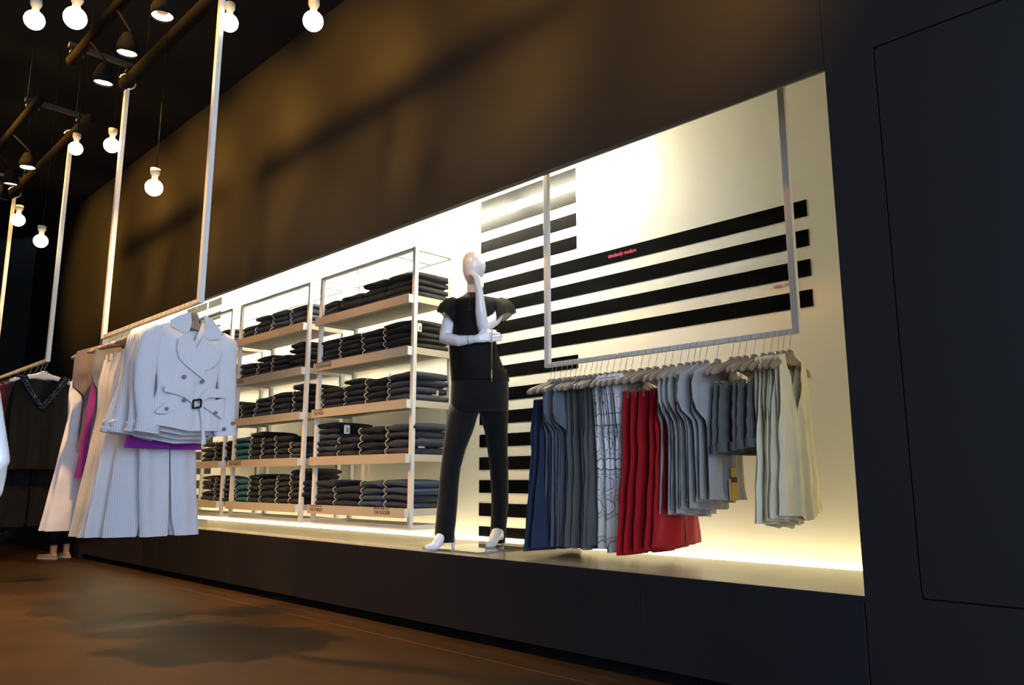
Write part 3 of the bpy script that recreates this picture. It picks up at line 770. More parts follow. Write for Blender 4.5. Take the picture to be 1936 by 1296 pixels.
for i, (px, kd) in enumerate(zip(HX, KIND)):
    x = rail_x(px, R1Y, R1Z + RS); k = seen.get(kd, 0); seen[kd] = k + 1
    rz = rnd.uniform(-0.10, 0.10) + (0.06 if kd in ('jean', 'cap') else 0)
    nm, lb, cat = NAMES[kd]; pw = place_word(k, tot[kd]); sd = i * 11 + 3
    proto = {'jean': H_CLIPG, 'red': H_CLIP, 'shorts': H_CLIP}.get(kd, H_PLAIN)
    hang(proto, x, R1Y, R1Z, rz, 'taupe niche rail hanger with the %s %s' % (pw, lb.split(' with ')[0]), 'taupe hangers on the niche rail')
    q = random.Random(sd); dh = q.uniform(-.012, .012); dw = q.uniform(-.012, .012)
    if kd == 'jean': parts = g_trousers(G['jean'], sd, hem=-1.015 + 0.02 * (k == 2), hipw=0.18, hemw=0.235, fold=(1.3, 0.012), shift=-0.02)
    elif kd == 'cap': parts = kimono(G['bluegrey'], sd, -0.985 + dh, 0.215, 0.145 + dw, 0.165 + dw, -0.37)
    elif kd == 'grey': parts = g_dress(G['charcoal'], sd, hem=-0.98 + dh, sh=0.165 + dw * .5, chest=0.15 + dw, hemw=0.18 + dw, cap_sleeve=False, strap=(0.62, 0.96), arm=-0.43, fold=(1.8, 0.013))
    elif kd == 'print': parts = g_dress(G['printed'], sd, hem=-0.99 + dh, sh=0.19, chest=0.145 + dw, hemw=0.15 + dw, cap_sleeve=False, strap=(0.6, 1.0), arm=-0.40, fold=(1.8, 0.012))
    elif kd == 'red': parts = g_trousers(G['red'], sd, hem=-1.0 + 0.012 * k, hipw=0.17, hemw=0.235, fold=(1.2, 0.010))
    elif kd == 'tee': parts = kimono(G['lightgrey'], sd, -0.80 + 0.012 * k + dh, 0.225, 0.165, 0.18 + dw, -0.36, (2.2, 0.016))
    elif kd == 'shorts': parts = g_shorts(G['shorts'], sd, hem=-0.53 + 0.006 * k)
    else: parts = g_tank(G['ivory'], sd, hem=-0.79 - 0.012 * (3 - k))
    put(parts, nm, '%s, %s of %s on the niche rail' % (lb, pw, ['', 'one', 'two', 'three', 'four', 'five', 'six'][tot[kd]]), cat, 'clothes on the niche rail', x, R1Y, R1Z, rz)
# gold card tag below the shorts
tx = rail_x(1370, R1Y, R1Z)
ct = thing('price_tag', (tx, 0.36, 0.8), 'gold and brown card tag on a string below the grey shorts', 'price tag')
a = onX(1381, 885, tx); b = onX(1395, 947, tx); y0, y1 = sorted((a.y, b.y)); z0, z1 = sorted((a.z, b.z))
MB().box(tx - 0.001, tx + 0.001, y0, y1, z0, z1).build('card', M_TAGG, ct, world=True)
MB().box(tx + 0.001, tx + 0.002, y0, y1, z0 + (z1 - z0) * .55, z0 + (z1 - z0) * .72).build('band', G['darkbrown'], ct, world=True)
MB().box(tx - 0.004, tx - 0.002, y0 - 0.014, y1 - 0.02, z0, z1 - 0.05).build('card', M_TAGC, ct, world=True)
MB().tube([(tx, (y0 + y1) / 2, z1 - 0.01), (tx, (y0 + y1) / 2 - 0.002, z1 + 0.12)], 0.0012, 5).build('string', M_TAGW, ct, True, world=True)
# ------------------------------------------------------------------ rail with the white jackets
G2 = 'clothes on the jacket rail'
def g_jacket(m, seed, hem=-0.70, el=0.0):
    top = [(-1, -0.30), (-0.985, -0.19), (-0.93, -0.145), (-0.30, -0.098), (-0.22, -0.125), (0, -0.255), (0.22, -0.125), (0.30, -0.098), (0.93, -0.145), (0.985, -0.19), (1, -0.30)]
    btop = [(s, z if abs(s) >= 0.3 else -0.125) for s, z in top]
    W = [(hem, 0.205), (-0.60, 0.185), (-0.49, 0.155), (-0.35, 0.17), (-0.25, 0.19), (-0.12, 0.195)]
    Th = [(hem, 0.045), (-0.5, 0.034), (-0.3, 0.036), (-0.12, 0.014)]
    out = [('body', cloth(top, [(-1, hem + 0.03), (-0.5, hem + 0.012), (0, hem - 0.004), (1, hem + 0.005)], W, Th, (1.7, 0.007), seed, back_top=btop, top_fold=0.05), m)]
    for sg in (-1, 1):
        e = el if sg < 0 else 0.015
        pts = [(0, sg * 0.16, -0.165), (0.0, sg * 0.205, -0.21), (-0.008, sg * 0.222, -0.36), (-0.012, sg * (0.225 + e * 0.4), -0.53), (-0.006, sg * (0.215 + e), -0.70)]
        out.append(('sleeve', sleeve_mb(pts, [0.035, 0.062, 0.058, 0.052, 0.056], 0.42, seed + sg, 16), m))
        p4 = Vector(pts[4])
        out.append(('cuff', sleeve_mb([p4 + Vector((0, -sg * 0.004, 0.045)), p4 + Vector((0, sg * 0.004, -0.02))], [0.063, 0.066], 0.5, seed, 16, 0.0), m))
    return out
H2PX = dict(j=[366, 356, 347, 339], p=[330], w=[321, 312, 303, 294], c=[277, 269, 261], g=[250], t=[240], k=[229], s=[216, 210, 204])
def put2(px, parts, name, label, cat, rz, clip=False, Y=None):
    x = rail_x(px, R2Y, R2Z + RS)
    hang(H_CLIP if clip else H_PLAIN, x, R2Y, R2Z, rz, 'hanger under the %s' % label, 'taupe hangers on the jacket rail')
    return put(parts, name, label, cat, G2, x, R2Y, R2Z, rz)
jl = ['white pinstripe belted jacket at the near end of the rail, front showing', 'white pinstripe jacket directly behind the front belted jacket', 'white pinstripe jacket third back from the near rail end', 'white pinstripe jacket deepest of the four stacked jackets']
for k, px in enumerate(H2PX['j']):
    jt = put2(px, g_jacket(G['pinstripe'], 40 + k, hem=-0.70 - 0.02 * k, el=[-0.025, 0.0, 0.05, 0.075][k]), 'pinstripe_jacket', jl[k], 'jacket', [0.0, 0.05, -0.03, 0.04][k])
    if k == 0: JK = jt
# details of the front jacket
JX = JK.location.x
def jl_(px, py, dx=0.045):
    p = onX(px, py, JX + dx); return (p.y - R2Y, p.z - R2Z)
def flap(name, poly, x0, th, m=G['pinstripe'], parent=JK, bev=0.001):
    pl = [jl_(*q, x0) for q in poly]
    return MB().prism(pl, th, lambda u, v, w: (x0 + w, u, v)).build(name, m, parent, bevel=bev)
flap('lapel', [(348, 633), (337, 640), (334, 660), (338, 677), (347, 688), (359, 698), (374, 710), (388, 721), (386.7, 702), (371.4, 659), (359, 627)], 0.046, 0.006)
flap('lapel', [(384.6, 635), (393, 644), (404.7, 653.6), (413, 662), (417, 669), (414, 680), (407.5, 691), (396, 698), (385, 702), (378, 680), (371.4, 658)], 0.044, 0.006)
flap('collar', [(322, 605), (323, 617), (335, 624), (347, 630), (357.5, 627), (362, 610), (360, 590), (340, 596)], 0.040, 0.007)
flap('collar', [(384, 596), (400, 603), (418, 627), (417, 642.5), (393, 643), (384.6, 635.5), (387, 612)], 0.040, 0.007)
flap('belt', [(310, 727), (311, 741), (330, 745), (350, 753), (366, 766), (372, 756), (352, 742), (330, 733)], 0.052, 0.005)
flap('belt', [(392, 735), (428, 737), (428, 753), (394, 752), (380, 762), (374, 755)], 0.050, 0.005)
flap('belt', [(376, 766), (384, 765), (386, 790), (388, 841), (380, 842), (381, 800)], 0.055, 0.004)
flap('pocket_flap', [(383, 762), (386, 771), (421, 793), (423, 754)], 0.047, 0.004)
flap('pocket_flap', [(295, 776), (315, 760), (329, 764), (333, 775), (312, 783), (294, 781)], 0.046, 0.004)
flap('neck_label', [(361, 603), (379, 606), (379, 615), (361, 612)], 0.004, 0.002, G['black'])
flap('price_label', [(368, 642), (377, 644), (375, 657), (369, 655)], 0.006, 0.002, M_TAGW)
u0, v0 = jl_(372.5, 763.5, 0.062); bk = MB()
for a, b in (((-0.021, -0.026), (0.021, -0.018)), ((0.021, -0.018), (0.021, 0.024)), ((0.021, 0.024), (-0.021, 0.016)), ((-0.021, 0.016), (-0.021, -0.026))):
    bk.tube([(0.062, u0 + a[0], v0 + a[1]), (0.062, u0 + b[0], v0 + b[1])], 0.0055, 6)
bk.build('buckle', mat('black_buckle', (14, 13, 20), 0.3), JK, True)
M_BTN = mat('horn_button', (120, 108, 104), 0.3)
for px, py, dx in ((348.5, 712.6, .052), (382.5, 722, .054), (348.5, 757, .054), (315, 773.5, .052), (407.5, 781, .053), (440.8, 801, .03), (424, 812, .036)):
    u, v = jl_(px, py, dx)
    MB().tube([(dx - 0.006, u, v), (dx + 0.003, u, v)], 0.0105, 14).build('button', M_BTN, JK)
# wide flat neck of the front hanger with its monogram
hx = JX + 0.006
fh = [o for o in COL.objects if o.get('label') == 'hanger under the ' + jl[0]][0]
MB().prism([(-0.036, -0.135), (0.036, -0.150), (0.034, -0.085), (0.024, -0.055), (-0.034, -0.055)], 0.010, lambda u, v, w: (0.004 + w, u, v)).build('neck_plate', M_HANGER, fh, bevel=0.002)
tx_ = text('monogram', 'JG', 0.034, (0.0145, -0.022, -0.098), mat('monogram_ink', (84, 62, 50), 0.5), fh, rot=(PI / 2, 0, PI / 2))

put2(H2PX['p'][0], g_dress(G['purple'], 61, hem=-0.79, sh=0.19, chest=0.19, hemw=0.22, cap_sleeve=False), 'purple_shirt', 'bright purple top showing below the white jackets', 'top', 0.02)
wl_ = ['white pinstripe wide trousers hanging right behind the purple top', 'white pinstripe wide trousers, second pair behind the purple top', 'white pinstripe wide trousers, third pair behind the purple top', 'white pinstripe wide trousers, pair beside the cream trousers']
for k, px in enumerate(H2PX['w']):
    put2(px, g_trousers(G['pinstripe'], 70 + k, hem=-1.27, hipw=[.17, .18, .2, .2][k], hemw=[.17, .18, .22, .26][k], fold=([1.4, 1.2, 1.5, 1.6][k], 0.014), crotch=-0.62, shift=[0.10, -0.05, -0.09, -0.06][k], gap=0.12), 'wide_trousers', wl_[k], 'trousers', [0.06, 0.0, -0.05, 0.04][k], True)
cl_ = ['cream stitched trousers nearest to the pinstripe trousers', 'cream stitched trousers, middle of three pairs', 'cream stitched trousers beside the grey beaded top']
for k, px in enumerate(H2PX['c']):
    tr = put2(px, g_trousers(G['cream'], 80 + k, hem=-1.28, hipw=0.2, hemw=0.28, fold=(1.5, 0.012), crotch=-0.56), 'cream_trousers', cl_[k], 'trousers', [0.05, -0.04, 0.02][k], True)
put2(H2PX['g'][0], kimono(G['grey'], 91, -0.80, 0.225, 0.17, 0.19, -0.40), 'grey_shirt', 'mid grey cap sleeve top between cream trousers and purple tank', 'top', 0.05)
put2(H2PX['t'][0], g_tank(G['magenta'], 92, hem=-0.95), 'magenta_tank', 'magenta tank top with white edging between grey tops', 'tank top', -0.03)
put2(H2PX['k'][0], kimono(G['taupe'], 93, -0.78, 0.25, 0.18, 0.2, -0.42), 'taupe_jacket', 'taupe short-sleeved wool jacket at the far end of rail', 'jacket', 0.04)
sl_ = ['white satin trousers beside the taupe jacket', 'white satin trousers, middle pair of the far end three', 'white satin trousers at the far end of the jacket rail']
for k, px in enumerate(H2PX['s']):
    put2(px, g_trousers(G['satin'], 95 + k, hem=-1.27, hipw=0.21, hemw=0.30, fold=(1.5, 0.012), crotch=-0.56), 'satin_trousers', sl_[k], 'trousers', [0.05, 0.0, 0.1][k], True)

# ------------------------------------------------------------------ farthest rail with the black beaded top
G3 = 'clothes on the farthest rail'
hw = thing('clothes_hanger', (0, 0, 0), 'white hanger carrying the black beaded top', 'hanger')
hook_mb().build('hook', M_WIRE, hw, True); hanger_body(0.235, 0.06).build('arms', M_METAL, hw, True)
x3 = rail_x(86, R2Y, R3Z)
hw.location = (x3, R2Y, R3Z)
bt = put(g_dress(G['black'], 120, hem=-0.86, sh=0.2, chest=0.2, hemw=0.21, cap_sleeve=False, neck=-0.33, strap=(0.72, 0.99), arm=-0.36), 'beaded_top', 'black sleeveless top with beaded V neckline on white hanger', 'top', G3, x3, R2Y, R3Z, 0.0)
M_BEAD = mat('dark_blue_beads', (40, 48, 66), 0.12, metal=0.4)
bd = MB(); rb = random.Random(3)
for sg in (-1, 1):
    for k in range(26):
        t = k / 25
        for w in range(2):
            u = sg * (0.155 * (1 - t) + 0.004) + (w - 0.5) * 0.022; z = -0.135 - 0.235 * t - rb.random() * 0.012
            bd.ball((0.026 + 0.01 * t, u, z), 0.009 + 0.006 * rb.random(), seg=6, rings=4)
bd.build('bead_trim', M_BEAD, bt, True)
rest = [('black_trousers', 'black trousers hanging right behind the black beaded top', 'trousers', 'black', 'tr'), ('brown_shirt', 'dark brown top behind the black beaded top', 'top', 'darkbrown', 'dr'),
        ('wine_shirt', 'wine red top on the farthest rail', 'top', 'wine', 'dr'), ('taupe_shirt', 'taupe top on the farthest rail', 'top', 'taupe', 'dr'), ('long_black_trousers', 'black trousers at the left of farthest rail', 'trousers', 'black', 'tr'), ('dark_wine_dress', 'long wine red dress at left end of farthest rail', 'dress', 'wine', 'ld')]
for (nm, lb, cat, mk, sh_), px in zip(rest, (78, 68, 56, 44, 30, 16)):
    x = rail_x(px, R2Y, R3Z)
    hang(H_CLIP if sh_ == 'tr' else H_PLAIN, x, R2Y, R3Z, 0.03, 'taupe hanger under the ' + lb, 'taupe hangers on the farthest rail')
    if sh_ == 'tr': pr = g_trousers(G[mk], 130 + px, hem=-1.30, hipw=0.21, hemw=0.25, crotch=-0.56)
    elif sh_ == 'dr': pr = g_dress(G[mk], 130 + px, hem=-0.85, sh=0.21, chest=0.18, hemw=0.21, cap_sleeve=False)
    else: pr = g_dress(G[mk], 130 + px, hem=-1.2, sh=0.21, chest=0.18, hemw=0.24)
    put(pr, nm, lb, cat, G3, x, R2Y, R3Z, 0.03)
# ================================================================== mannequin in the niche
MD = 4.72                                        # distance of its upright plane along the view axis
MROOT = Vector((-3.5, 0.31, LEDGE + 0.008))
def mp(px, py, near=0.0):                        # point of the figure: picture place, metres nearer than its mid plane
    base = MROOT + Vector((0, 0, 0.9))
    r = ray(px, py); n = Vector((_F.x, _F.y, 0)).normalized()
    t = ((MROOT - _C).dot(n) - near) / r.dot(n)
    return _C + r * t
VN = -Vector((_F.x, _F.y, 0)).normalized()       # towards the viewer, level
def oval(pxl, pxr, py, asp, near=0.0, seg=28, ripple=0.0, nf=5, ph=0.0, pw=1.0):
    a = mp(pxl, py, near); b = mp(pxr, py, near); c = (a + b) / 2; h = (b - a) / 2; hl = h.length
    out = []
    for k in range(seg):
        an = 2 * PI * k / seg; w = 1 + ripple * math.sin(nf * an + ph)
        ca, sa = math.cos(an), math.sin(an)
        ca = math.copysign(abs(ca) ** pw, ca); sa = math.copysign(abs(sa) ** pw, sa)
        out.append(c + h * (ca * w) + VN * (hl * asp * sa * w))
    return out
man = thing('mannequin', MROOT, 'white faceless mannequin in black blouse and trousers, hand at its chin', 'mannequin')
def hand(mb, wrist, d, side, back, L=0.17, curl=0.5, thumb=1):
    """palm with four fingers and a thumb; d = pointing, side = across towards the thumb, back = back of the hand"""
    d = d.normalized(); side = (side - d * side.dot(d)).normalized(); nrm = back.normalized()
    palm = [(wrist, 0.021), (wrist + d * 0.03, 0.024), (wrist + d * 0.075, 0.026)]
    for o in (-0.016, 0.0, 0.016):
        mb.limb([(wrist + side * o * 0.5, 0.016), (wrist + d * 0.04 + side * o, 0.0155), (wrist + d * 0.085 + side * o * 1.3, 0.0125)], 10, 2)
    for i, (o, l) in enumerate(((0.030, 0.075), (0.010, 0.083), (-0.010, 0.077), (-0.029, 0.062))):
        p0 = wrist + d * (0.085 - 0.004 * abs(i - 1)) + side * o
        c = curl * (0.85 + 0.12 * i)
        d1 = (d * math.cos(c * 0.6) - nrm * math.sin(c * 0.6)); d2 = (d * math.cos(c * 1.4) - nrm * math.sin(c * 1.4)); d3 = (d * math.cos(c * 2.0) - nrm * math.sin(c * 2.0))
        p1 = p0 + d1 * l * 0.45; p2 = p1 + d2 * l * 0.32; p3 = p2 + d3 * l * 0.23
        mb.limb([(p0, 0.0094), (p1, 0.0086), (p2, 0.0078), (p3, 0.0064)], 8, 2)
    t0 = wrist + d * 0.03 + side * 0.024 * thumb; td = (d * 0.75 + side * 0.75 * thumb - nrm * 0.25).normalized()
    t1 = t0 + td * 0.036; td2 = (d * 0.95 + side * 0.25 * thumb - nrm * 0.35).normalized()
    mb.limb([(t0, 0.0125), (t1, 0.0105), (t1 + td2 * 0.028, 0.009), (t1 + td2 * 0.05, 0.0068)], 8, 2)
b = MB()
# head: tilted egg, chin towards the left of the picture
hc = mp(896, 504, 0.02)
for (px, py, rx, near, asp) in ():
    pass
hr = []
for (pl, pr, py, asp) in ((890, 899, 477.2, 1), (883, 907, 479, 1.1), (877.5, 913, 484, 1.15), (874, 917, 493, 1.2), (873.3, 918.2, 502, 1.22), (874, 917.5, 511, 1.2), (876, 914, 520, 1.15), (879, 908, 528, 1.1), (883, 902, 534, 1.0), (887, 896, 536.5, 1.0)):
    hr.append(oval(pl, pr, py, asp, 0.015))
b.loft(hr)
b.limb([(mp(899, 515, -0.02), 0.050), (mp(893, 545, -0.015), 0.036), (mp(893, 566, -0.02), 0.040), (mp(895, 580, -0.02), 0.05)])
# torso
tor = []
for (pl, pr, py, asp) in ((880, 908, 562, 1), (862, 946, 570, .5), (857, 950, 580, .52), (858, 946, 598, .6), (860, 940, 622, .68), (862, 934, 645, .66), (864, 934, 665, .62), (860, 944, 690, .62), (857, 955, 715, .64), (856, 957, 745, .64), (858, 955, 768, .6)):
    tor.append(oval(pl, pr, py, asp, -0.01))
b.loft(tor)
# legs and feet
footL = onZ(846, 1031, LEDGE + 0.03); footR = onZ(941, 1033, LEDGE + 0.03)
b.limb([(mp(882, 765, 0), 0.06), (mp(858, 855, .06), 0.045), (mp(848, 920, .09), 0.040), (mp(842, 1000, .1), 0.034), (mp(842, 1016, .1), 0.032)])
b.limb([(mp(931, 765, 0), 0.06), (mp(940, 850, -.02), 0.043), (mp(944, 920, -.05), 0.038), (mp(942, 1000, -0.09), 0.034), (mp(941, 1018, -0.09), 0.032)])
def foot(mb, ank, toe_dir, L=0.19):
    z0 = LEDGE + 0.014; toe_dir = toe_dir.normalized()
    heel = Vector((ank.x, ank.y, z0)) - toe_dir * 0.045
    ball_ = Vector((ank.x, ank.y, z0 + 0.012)) + toe_dir * 0.085
    mb.limb([(ank, 0.034), (Vector((ank.x, ank.y, z0 + 0.085)) + toe_dir * 0.01, 0.036), (Vector((ank.x, ank.y, z0 + 0.045)) + toe_dir * 0.055, 0.033), (ball_, 0.026), (ball_ + toe_dir * 0.055 + Vector((0, 0, -0.004)), 0.016)])
    mb.limb([(Vector((ank.x, ank.y, z0 + 0.08)) - toe_dir * 0.025, 0.024), (heel + Vector((0, 0, 0.05)), 0.014), (heel + Vector((0, 0, 0.0)), 0.010)])
tl = (_R * -0.75 + VN * 0.65)
aL = mp(845, 1016, 0.10); aR = mp(943, 1018, -0.08)
foot(b, aL, tl); foot(b, aR, (_R * -0.45 + VN * 0.9))
# arms (picture left: bent across the waist; picture right: hand raised to the chin)
wl1 = mp(900, 641, 0.15)
b.limb([(mp(862, 585, 0), 0.048), (mp(848, 612, 0.03), 0.042), (mp(841, 640, 0.06), 0.038), (mp(868, 645, 0.12), 0.034), (wl1, 0.023)])
hand(b, wl1, mp(935, 634, 0.13) - wl1, Vector((0, 0, -1)), VN, curl=0.35, thumb=-1)
wr1 = mp(906, 548, 0.16)
b.limb([(mp(944, 584, 0), 0.048), (mp(934, 604, 0.05), 0.042), (mp(913, 622, 0.12), 0.037), (mp(909, 590, 0.15), 0.034), (wr1, 0.022)])
hand(b, wr1, mp(903, 524, 0.13) - wr1, _R * 0.6 - VN * 0.8, _R * 0.85 + VN * 0.5, curl=0.8, thumb=1)
bo = b.build('body', M_MANN, man, True, world=True)
rm = bo.modifiers.new('remesh', 'REMESH'); rm.mode = 'VOXEL'; rm.voxel_size = 0.0045; rm.use_smooth_shade = True
sm = bo.modifiers.new('smooth', 'SMOOTH'); sm.factor = 0.5; sm.iterations = 3
# joint rings of the wrists and elbow
for c, d, r_ in ((mp(887, 643, 0.14), (wl1 - mp(868, 645, 0.12)), 0.0285),):
    d = d.normalized(); MB().tube([c - d * 0.001, c + d * 0.001], r_, 20).build('wrist_joint', M_WIRE, man, True, world=True)
# trousers: two lofted legs and a hip section
M_TR = fabric('black_suiting', (9, 9, 13), var=0.1)
tb = MB()
hips = [oval(pl, pr, py, asp, 0, 30) for (pl, pr, py, asp) in ((856, 958, 700, .66), (853, 961, 718, .66), (852, 962, 740, .68), (851.5, 961.5, 762, .68), (851, 961, 780, .62))]
tb.loft(hips, cap=True)
la = [(850.5, 912, 764, .72, .0), (846, 904, 784, .76, .02), (842, 895, 815, .8, .04), (837, 881, 850, .85, .06), (833, 871, 886, .9, .08), (829.5, 867, 920, .9, .09), (827, 865, 952, .95, .1), (824, 862, 985, .95, .1), (822, 859, 1010, .95, .1), (821.5, 858.5, 1026, .95, .1)]
tb.loft([oval(pl, pr, py, asp, nr, 26, 0.015, 4, py * .02) for pl, pr, py, asp, nr in la], cap=True)
lb = [(900, 961, 764, .72, .0), (907, 961, 784, .76, 0), (915.5, 960, 815, .8, -.01), (921, 960, 850, .85, -.02), (925.5, 961, 886, .9, -.03), (928, 961.5, 920, .95, -.05), (929, 961, 952, .95, -.06), (928, 958.5, 985, .95, -.08), (927, 956, 1010, .95, -.09), (926.5, 955, 1027, .95, -.09)]
tb.loft([oval(pl, pr, py, asp, nr, 26, 0.015, 4, py * .02) for pl, pr, py, asp, nr in lb], cap=True)
tb.build('trousers', M_TR, man, True, world=True)
# blouse: slightly sheer black body, flutter sleeves
M_BL = mat('sheer_black_chiffon', (10, 10, 11), 0.75, var=0.1, vscale=20, alpha=0.95, spec=0.2)
bl = MB()
bl.loft([oval(pl, pr, py, asp, 0, 36, rp, 7, py * .03) for (pl, pr, py, asp, rp) in ((879, 908, 556, 1.0, 0), (874, 915, 561, .85, 0), (860, 948, 567, .55, 0), (854, 953, 578, .58, 0), (855, 949, 600, .70, .006), (851, 942, 625, .78, .01), (849, 938, 645, .78, .012), (849, 940, 665, .76, .014), (850, 949, 690, .74, .016), (851, 960, 708, .72, .018), (852, 963, 721, .72, .02))], cap=False)
bl.build('blouse', M_BL, man, True, world=True)
for sg, rows in ((-1, [(864, 566, 9), (856, 573, 16), (848, 585, 20), (844, 600, 22)]), (1, [(941, 566, 9), (946, 573, 16), (952, 586, 21), (954, 601, 23)])):
    mb = MB(); rings = []
    for j, (cx_, cy_, rr_) in enumerate(rows):
        c = mp(cx_, cy_, 0.02 + 0.01 * j); sc = MD / F_PX; ring = []
        ax = (_R * (0.9 if sg > 0 else 0.87) + Vector((0, 0, 0.42 if sg > 0 else -0.5))).normalized()
        for k in range(26):
            an = 2 * PI * k / 26; w = 1 + (0.10 * j / 3) * math.sin(6 * an + sg)
            ring.append(c + ax * (rr_ * sc * math.cos(an) * w) + VN * (rr_ * sc * 0.85 * math.sin(an) * w) + Vector((0, 0, -0.012 * j * math.sin(3 * an) / 3)))
        rings.append(ring)
    mb.loft(rings, cap=False); mb.build('sleeve', M_BL, man, True, world=True)
for k in range(5):
    c = mp(887 - 0.3 * k, 568 + 6 * k, 0.09 + 0.012 * k)
    MB().ball(c, 0.006, seg=8, rings=6).build('blouse_button', M_INK, man, True, world=True)
pl_ = [mp(930, 624, 0.17), mp(930, 645, 0.165), mp(929.5, 680, 0.13), mp(929.2, 700, 0.12)]
MB().tube(pl_, 0.0022, 6).build('cord', M_WIRE, man, True, world=True)
MB().tube([mp(929.2, 700, 0.12), mp(929, 722, 0.12)], 0.006, 8).build('tassel', M_WIRE, man, True, world=True)
# glass base plate, lying on the ledge
gp = [onZ(*q, LEDGE) for q in ((836, 1037), (905, 1047), (1004, 1036), (930, 1026))]
gc = sum(gp, Vector()) / 4
hx_, hy_ = 0.27, 0.22
gcx, gcy = -3.46, 0.33
glass = MB().box(gcx - 0.24, gcx + 0.24, gcy - 0.20, gcy + 0.22, LEDGE + 0.0004, LEDGE + 0.0078)
tag(glass.build('base_plate', M_GLASS, bevel=0.001), 'square clear glass base plate under the mannequin', 'base plate')

# ================================================================== generic standing figure (second mannequin and a shopper, both mostly hidden)
def figure(root, H, m, arm_out=0.05, voxel=0.006, face=False, seg_name='body'):
    s = H / 1.75; b = MB()
    V = lambda x, y, z: Vector((x * s, y * s, z * s))     # faces -Y
    hd = []
    for (z, rx, ry, y) in ((1.752, .02, .03, .005), (1.74, .05, .065, .005), (1.70, .07, .09, .0), (1.65, .075, .097, -.002), (1.60, .072, .093, -.006), (1.56, .063, .083, -.012), (1.53, .05, .068, -.02), (1.515, .03, .045, -.03)):
        hd.append([V(rx * math.cos(2 * PI * k / 24), y + ry * math.sin(2 * PI * k / 24), z) for k in range(24)])
    b.loft(hd)
    if face:
        b.limb([(V(0, -.088, 1.645), .010 * s), (V(0, -.108, 1.612), .012 * s)], 8, 2)
        for sx in (-1, 1):
            b.limb([(V(sx * .076, 0.005, 1.645), .012 * s), (V(sx * .078, 0.002, 1.60), .010 * s)], 8, 2)
            b.ball(V(sx * .030, -.080, 1.645), .013 * s, seg=10, rings=6)
        b.limb([(V(-.02, -.088, 1.573), .007 * s), (V(.02, -.088, 1.573), .007 * s)], 8, 2)
    b.limb([(V(0, 0, 1.56), .05 * s), (V(0, .01, 1.48), .048 * s), (V(0, .015, 1.42), .06 * s)])
    tt = []
    for (z, rx, ry) in ((1.46, .06, .05), (1.43, .15, .075), (1.40, .178, .085), (1.30, .165, .105), (1.20, .145, .11), (1.08, .125, .095), (1.0, .14, .10), (.92, .168, .115), (.84, .17, .115), (.78, .15, .10)):
        tt.append([V(rx * math.cos(2 * PI * k / 28), ry * math.sin(2 * PI * k / 28), z) for k in range(28)])
    b.loft(tt)
    for sx in (-1, 1):
        b.limb([(V(sx * .085, 0, .84), .085 * s), (V(sx * .09, -.005, .49), .058 * s), (V(sx * .09, .012, .36), .054 * s), (V(sx * .09, .012, .10), .034 * s), (V(sx * .09, .012, .06), .034 * s)])
        b.limb([(V(sx * .09, .03, .035), .033 * s), (V(sx * .092, -.05, .032), .031 * s), (V(sx * .098, -.13, .026), .026 * s), (V(sx * .10, -.165, .020), .018 * s)])
        wr = V(sx * (.215 + arm_out), -.02, .86)
        b.limb([(V(sx * .175, 0, 1.39), .05 * s), (V(sx * (.19 + arm_out * .1), 0.01, 1.24), .043 * s), (V(sx * (.198 + arm_out * .2), .005, 1.10), .036 * s), (wr, .024 * s)])
        hand(b, wr, Vector((0, -0.18, -1)), Vector((0, -1, -0.1)), Vector((sx, 0, 0)), curl=0.4, thumb=1)
    o = b.build(seg_name, m, root, True)
    r_ = o.modifiers.new('remesh', 'REMESH'); r_.mode = 'VOXEL'; r_.voxel_size = voxel; r_.use_smooth_shade = True
    s_ = o.modifiers.new('smooth', 'SMOOTH'); s_.factor = 0.5; s_.iterations = 3
    return s
def ring_z(z, rx, ry, cx_=0, cy_=0, n=28, rp=0.0, nf=6): return [(cx_ + rx * (1 + rp * math.sin(nf * 2 * PI * k / n)) * math.cos(2 * PI * k / n), cy_ + ry * (1 + rp * math.sin(nf * 2 * PI * k / n)) * math.sin(2 * PI * k / n), z) for k in range(n)]
# second mannequin: only its hanging hand enters the picture at the left edge
tip = atD(-22, 962, 2.05)
m2 = thing('mannequin', (0, 0, 0), 'white mannequin whose hanging hand enters at the left edge', 'mannequin', None, 0.9)
s2 = figure(m2, 1.78, M_MANN, 0.085)
MB().loft([ring_z(z * s2, rx * s2, ry * s2, rp=rp) for z, rx, ry, rp in ((1.42, .165, .085, 0), (1.30, .175, .115, 0), (1.1, .135, .105, 0), (.95, .18, .13, .01), (.75, .21, .16, .03), (.55, .24, .19, .05))], cap=False).build('dress', G['black'], m2, True)
MB().box(-0.2, 0.2, -0.24, 0.18, 0.0004, 0.010).build('base_plate', M_METAL, m2)
hl = Matrix.Rotation(0.9, 3, 'Z') @ Vector(((0.215 + 0.085) * s2, -0.05 * s2, 0))
m2.location = (tip.x - hl.x, tip.y - hl.y, 0.0)
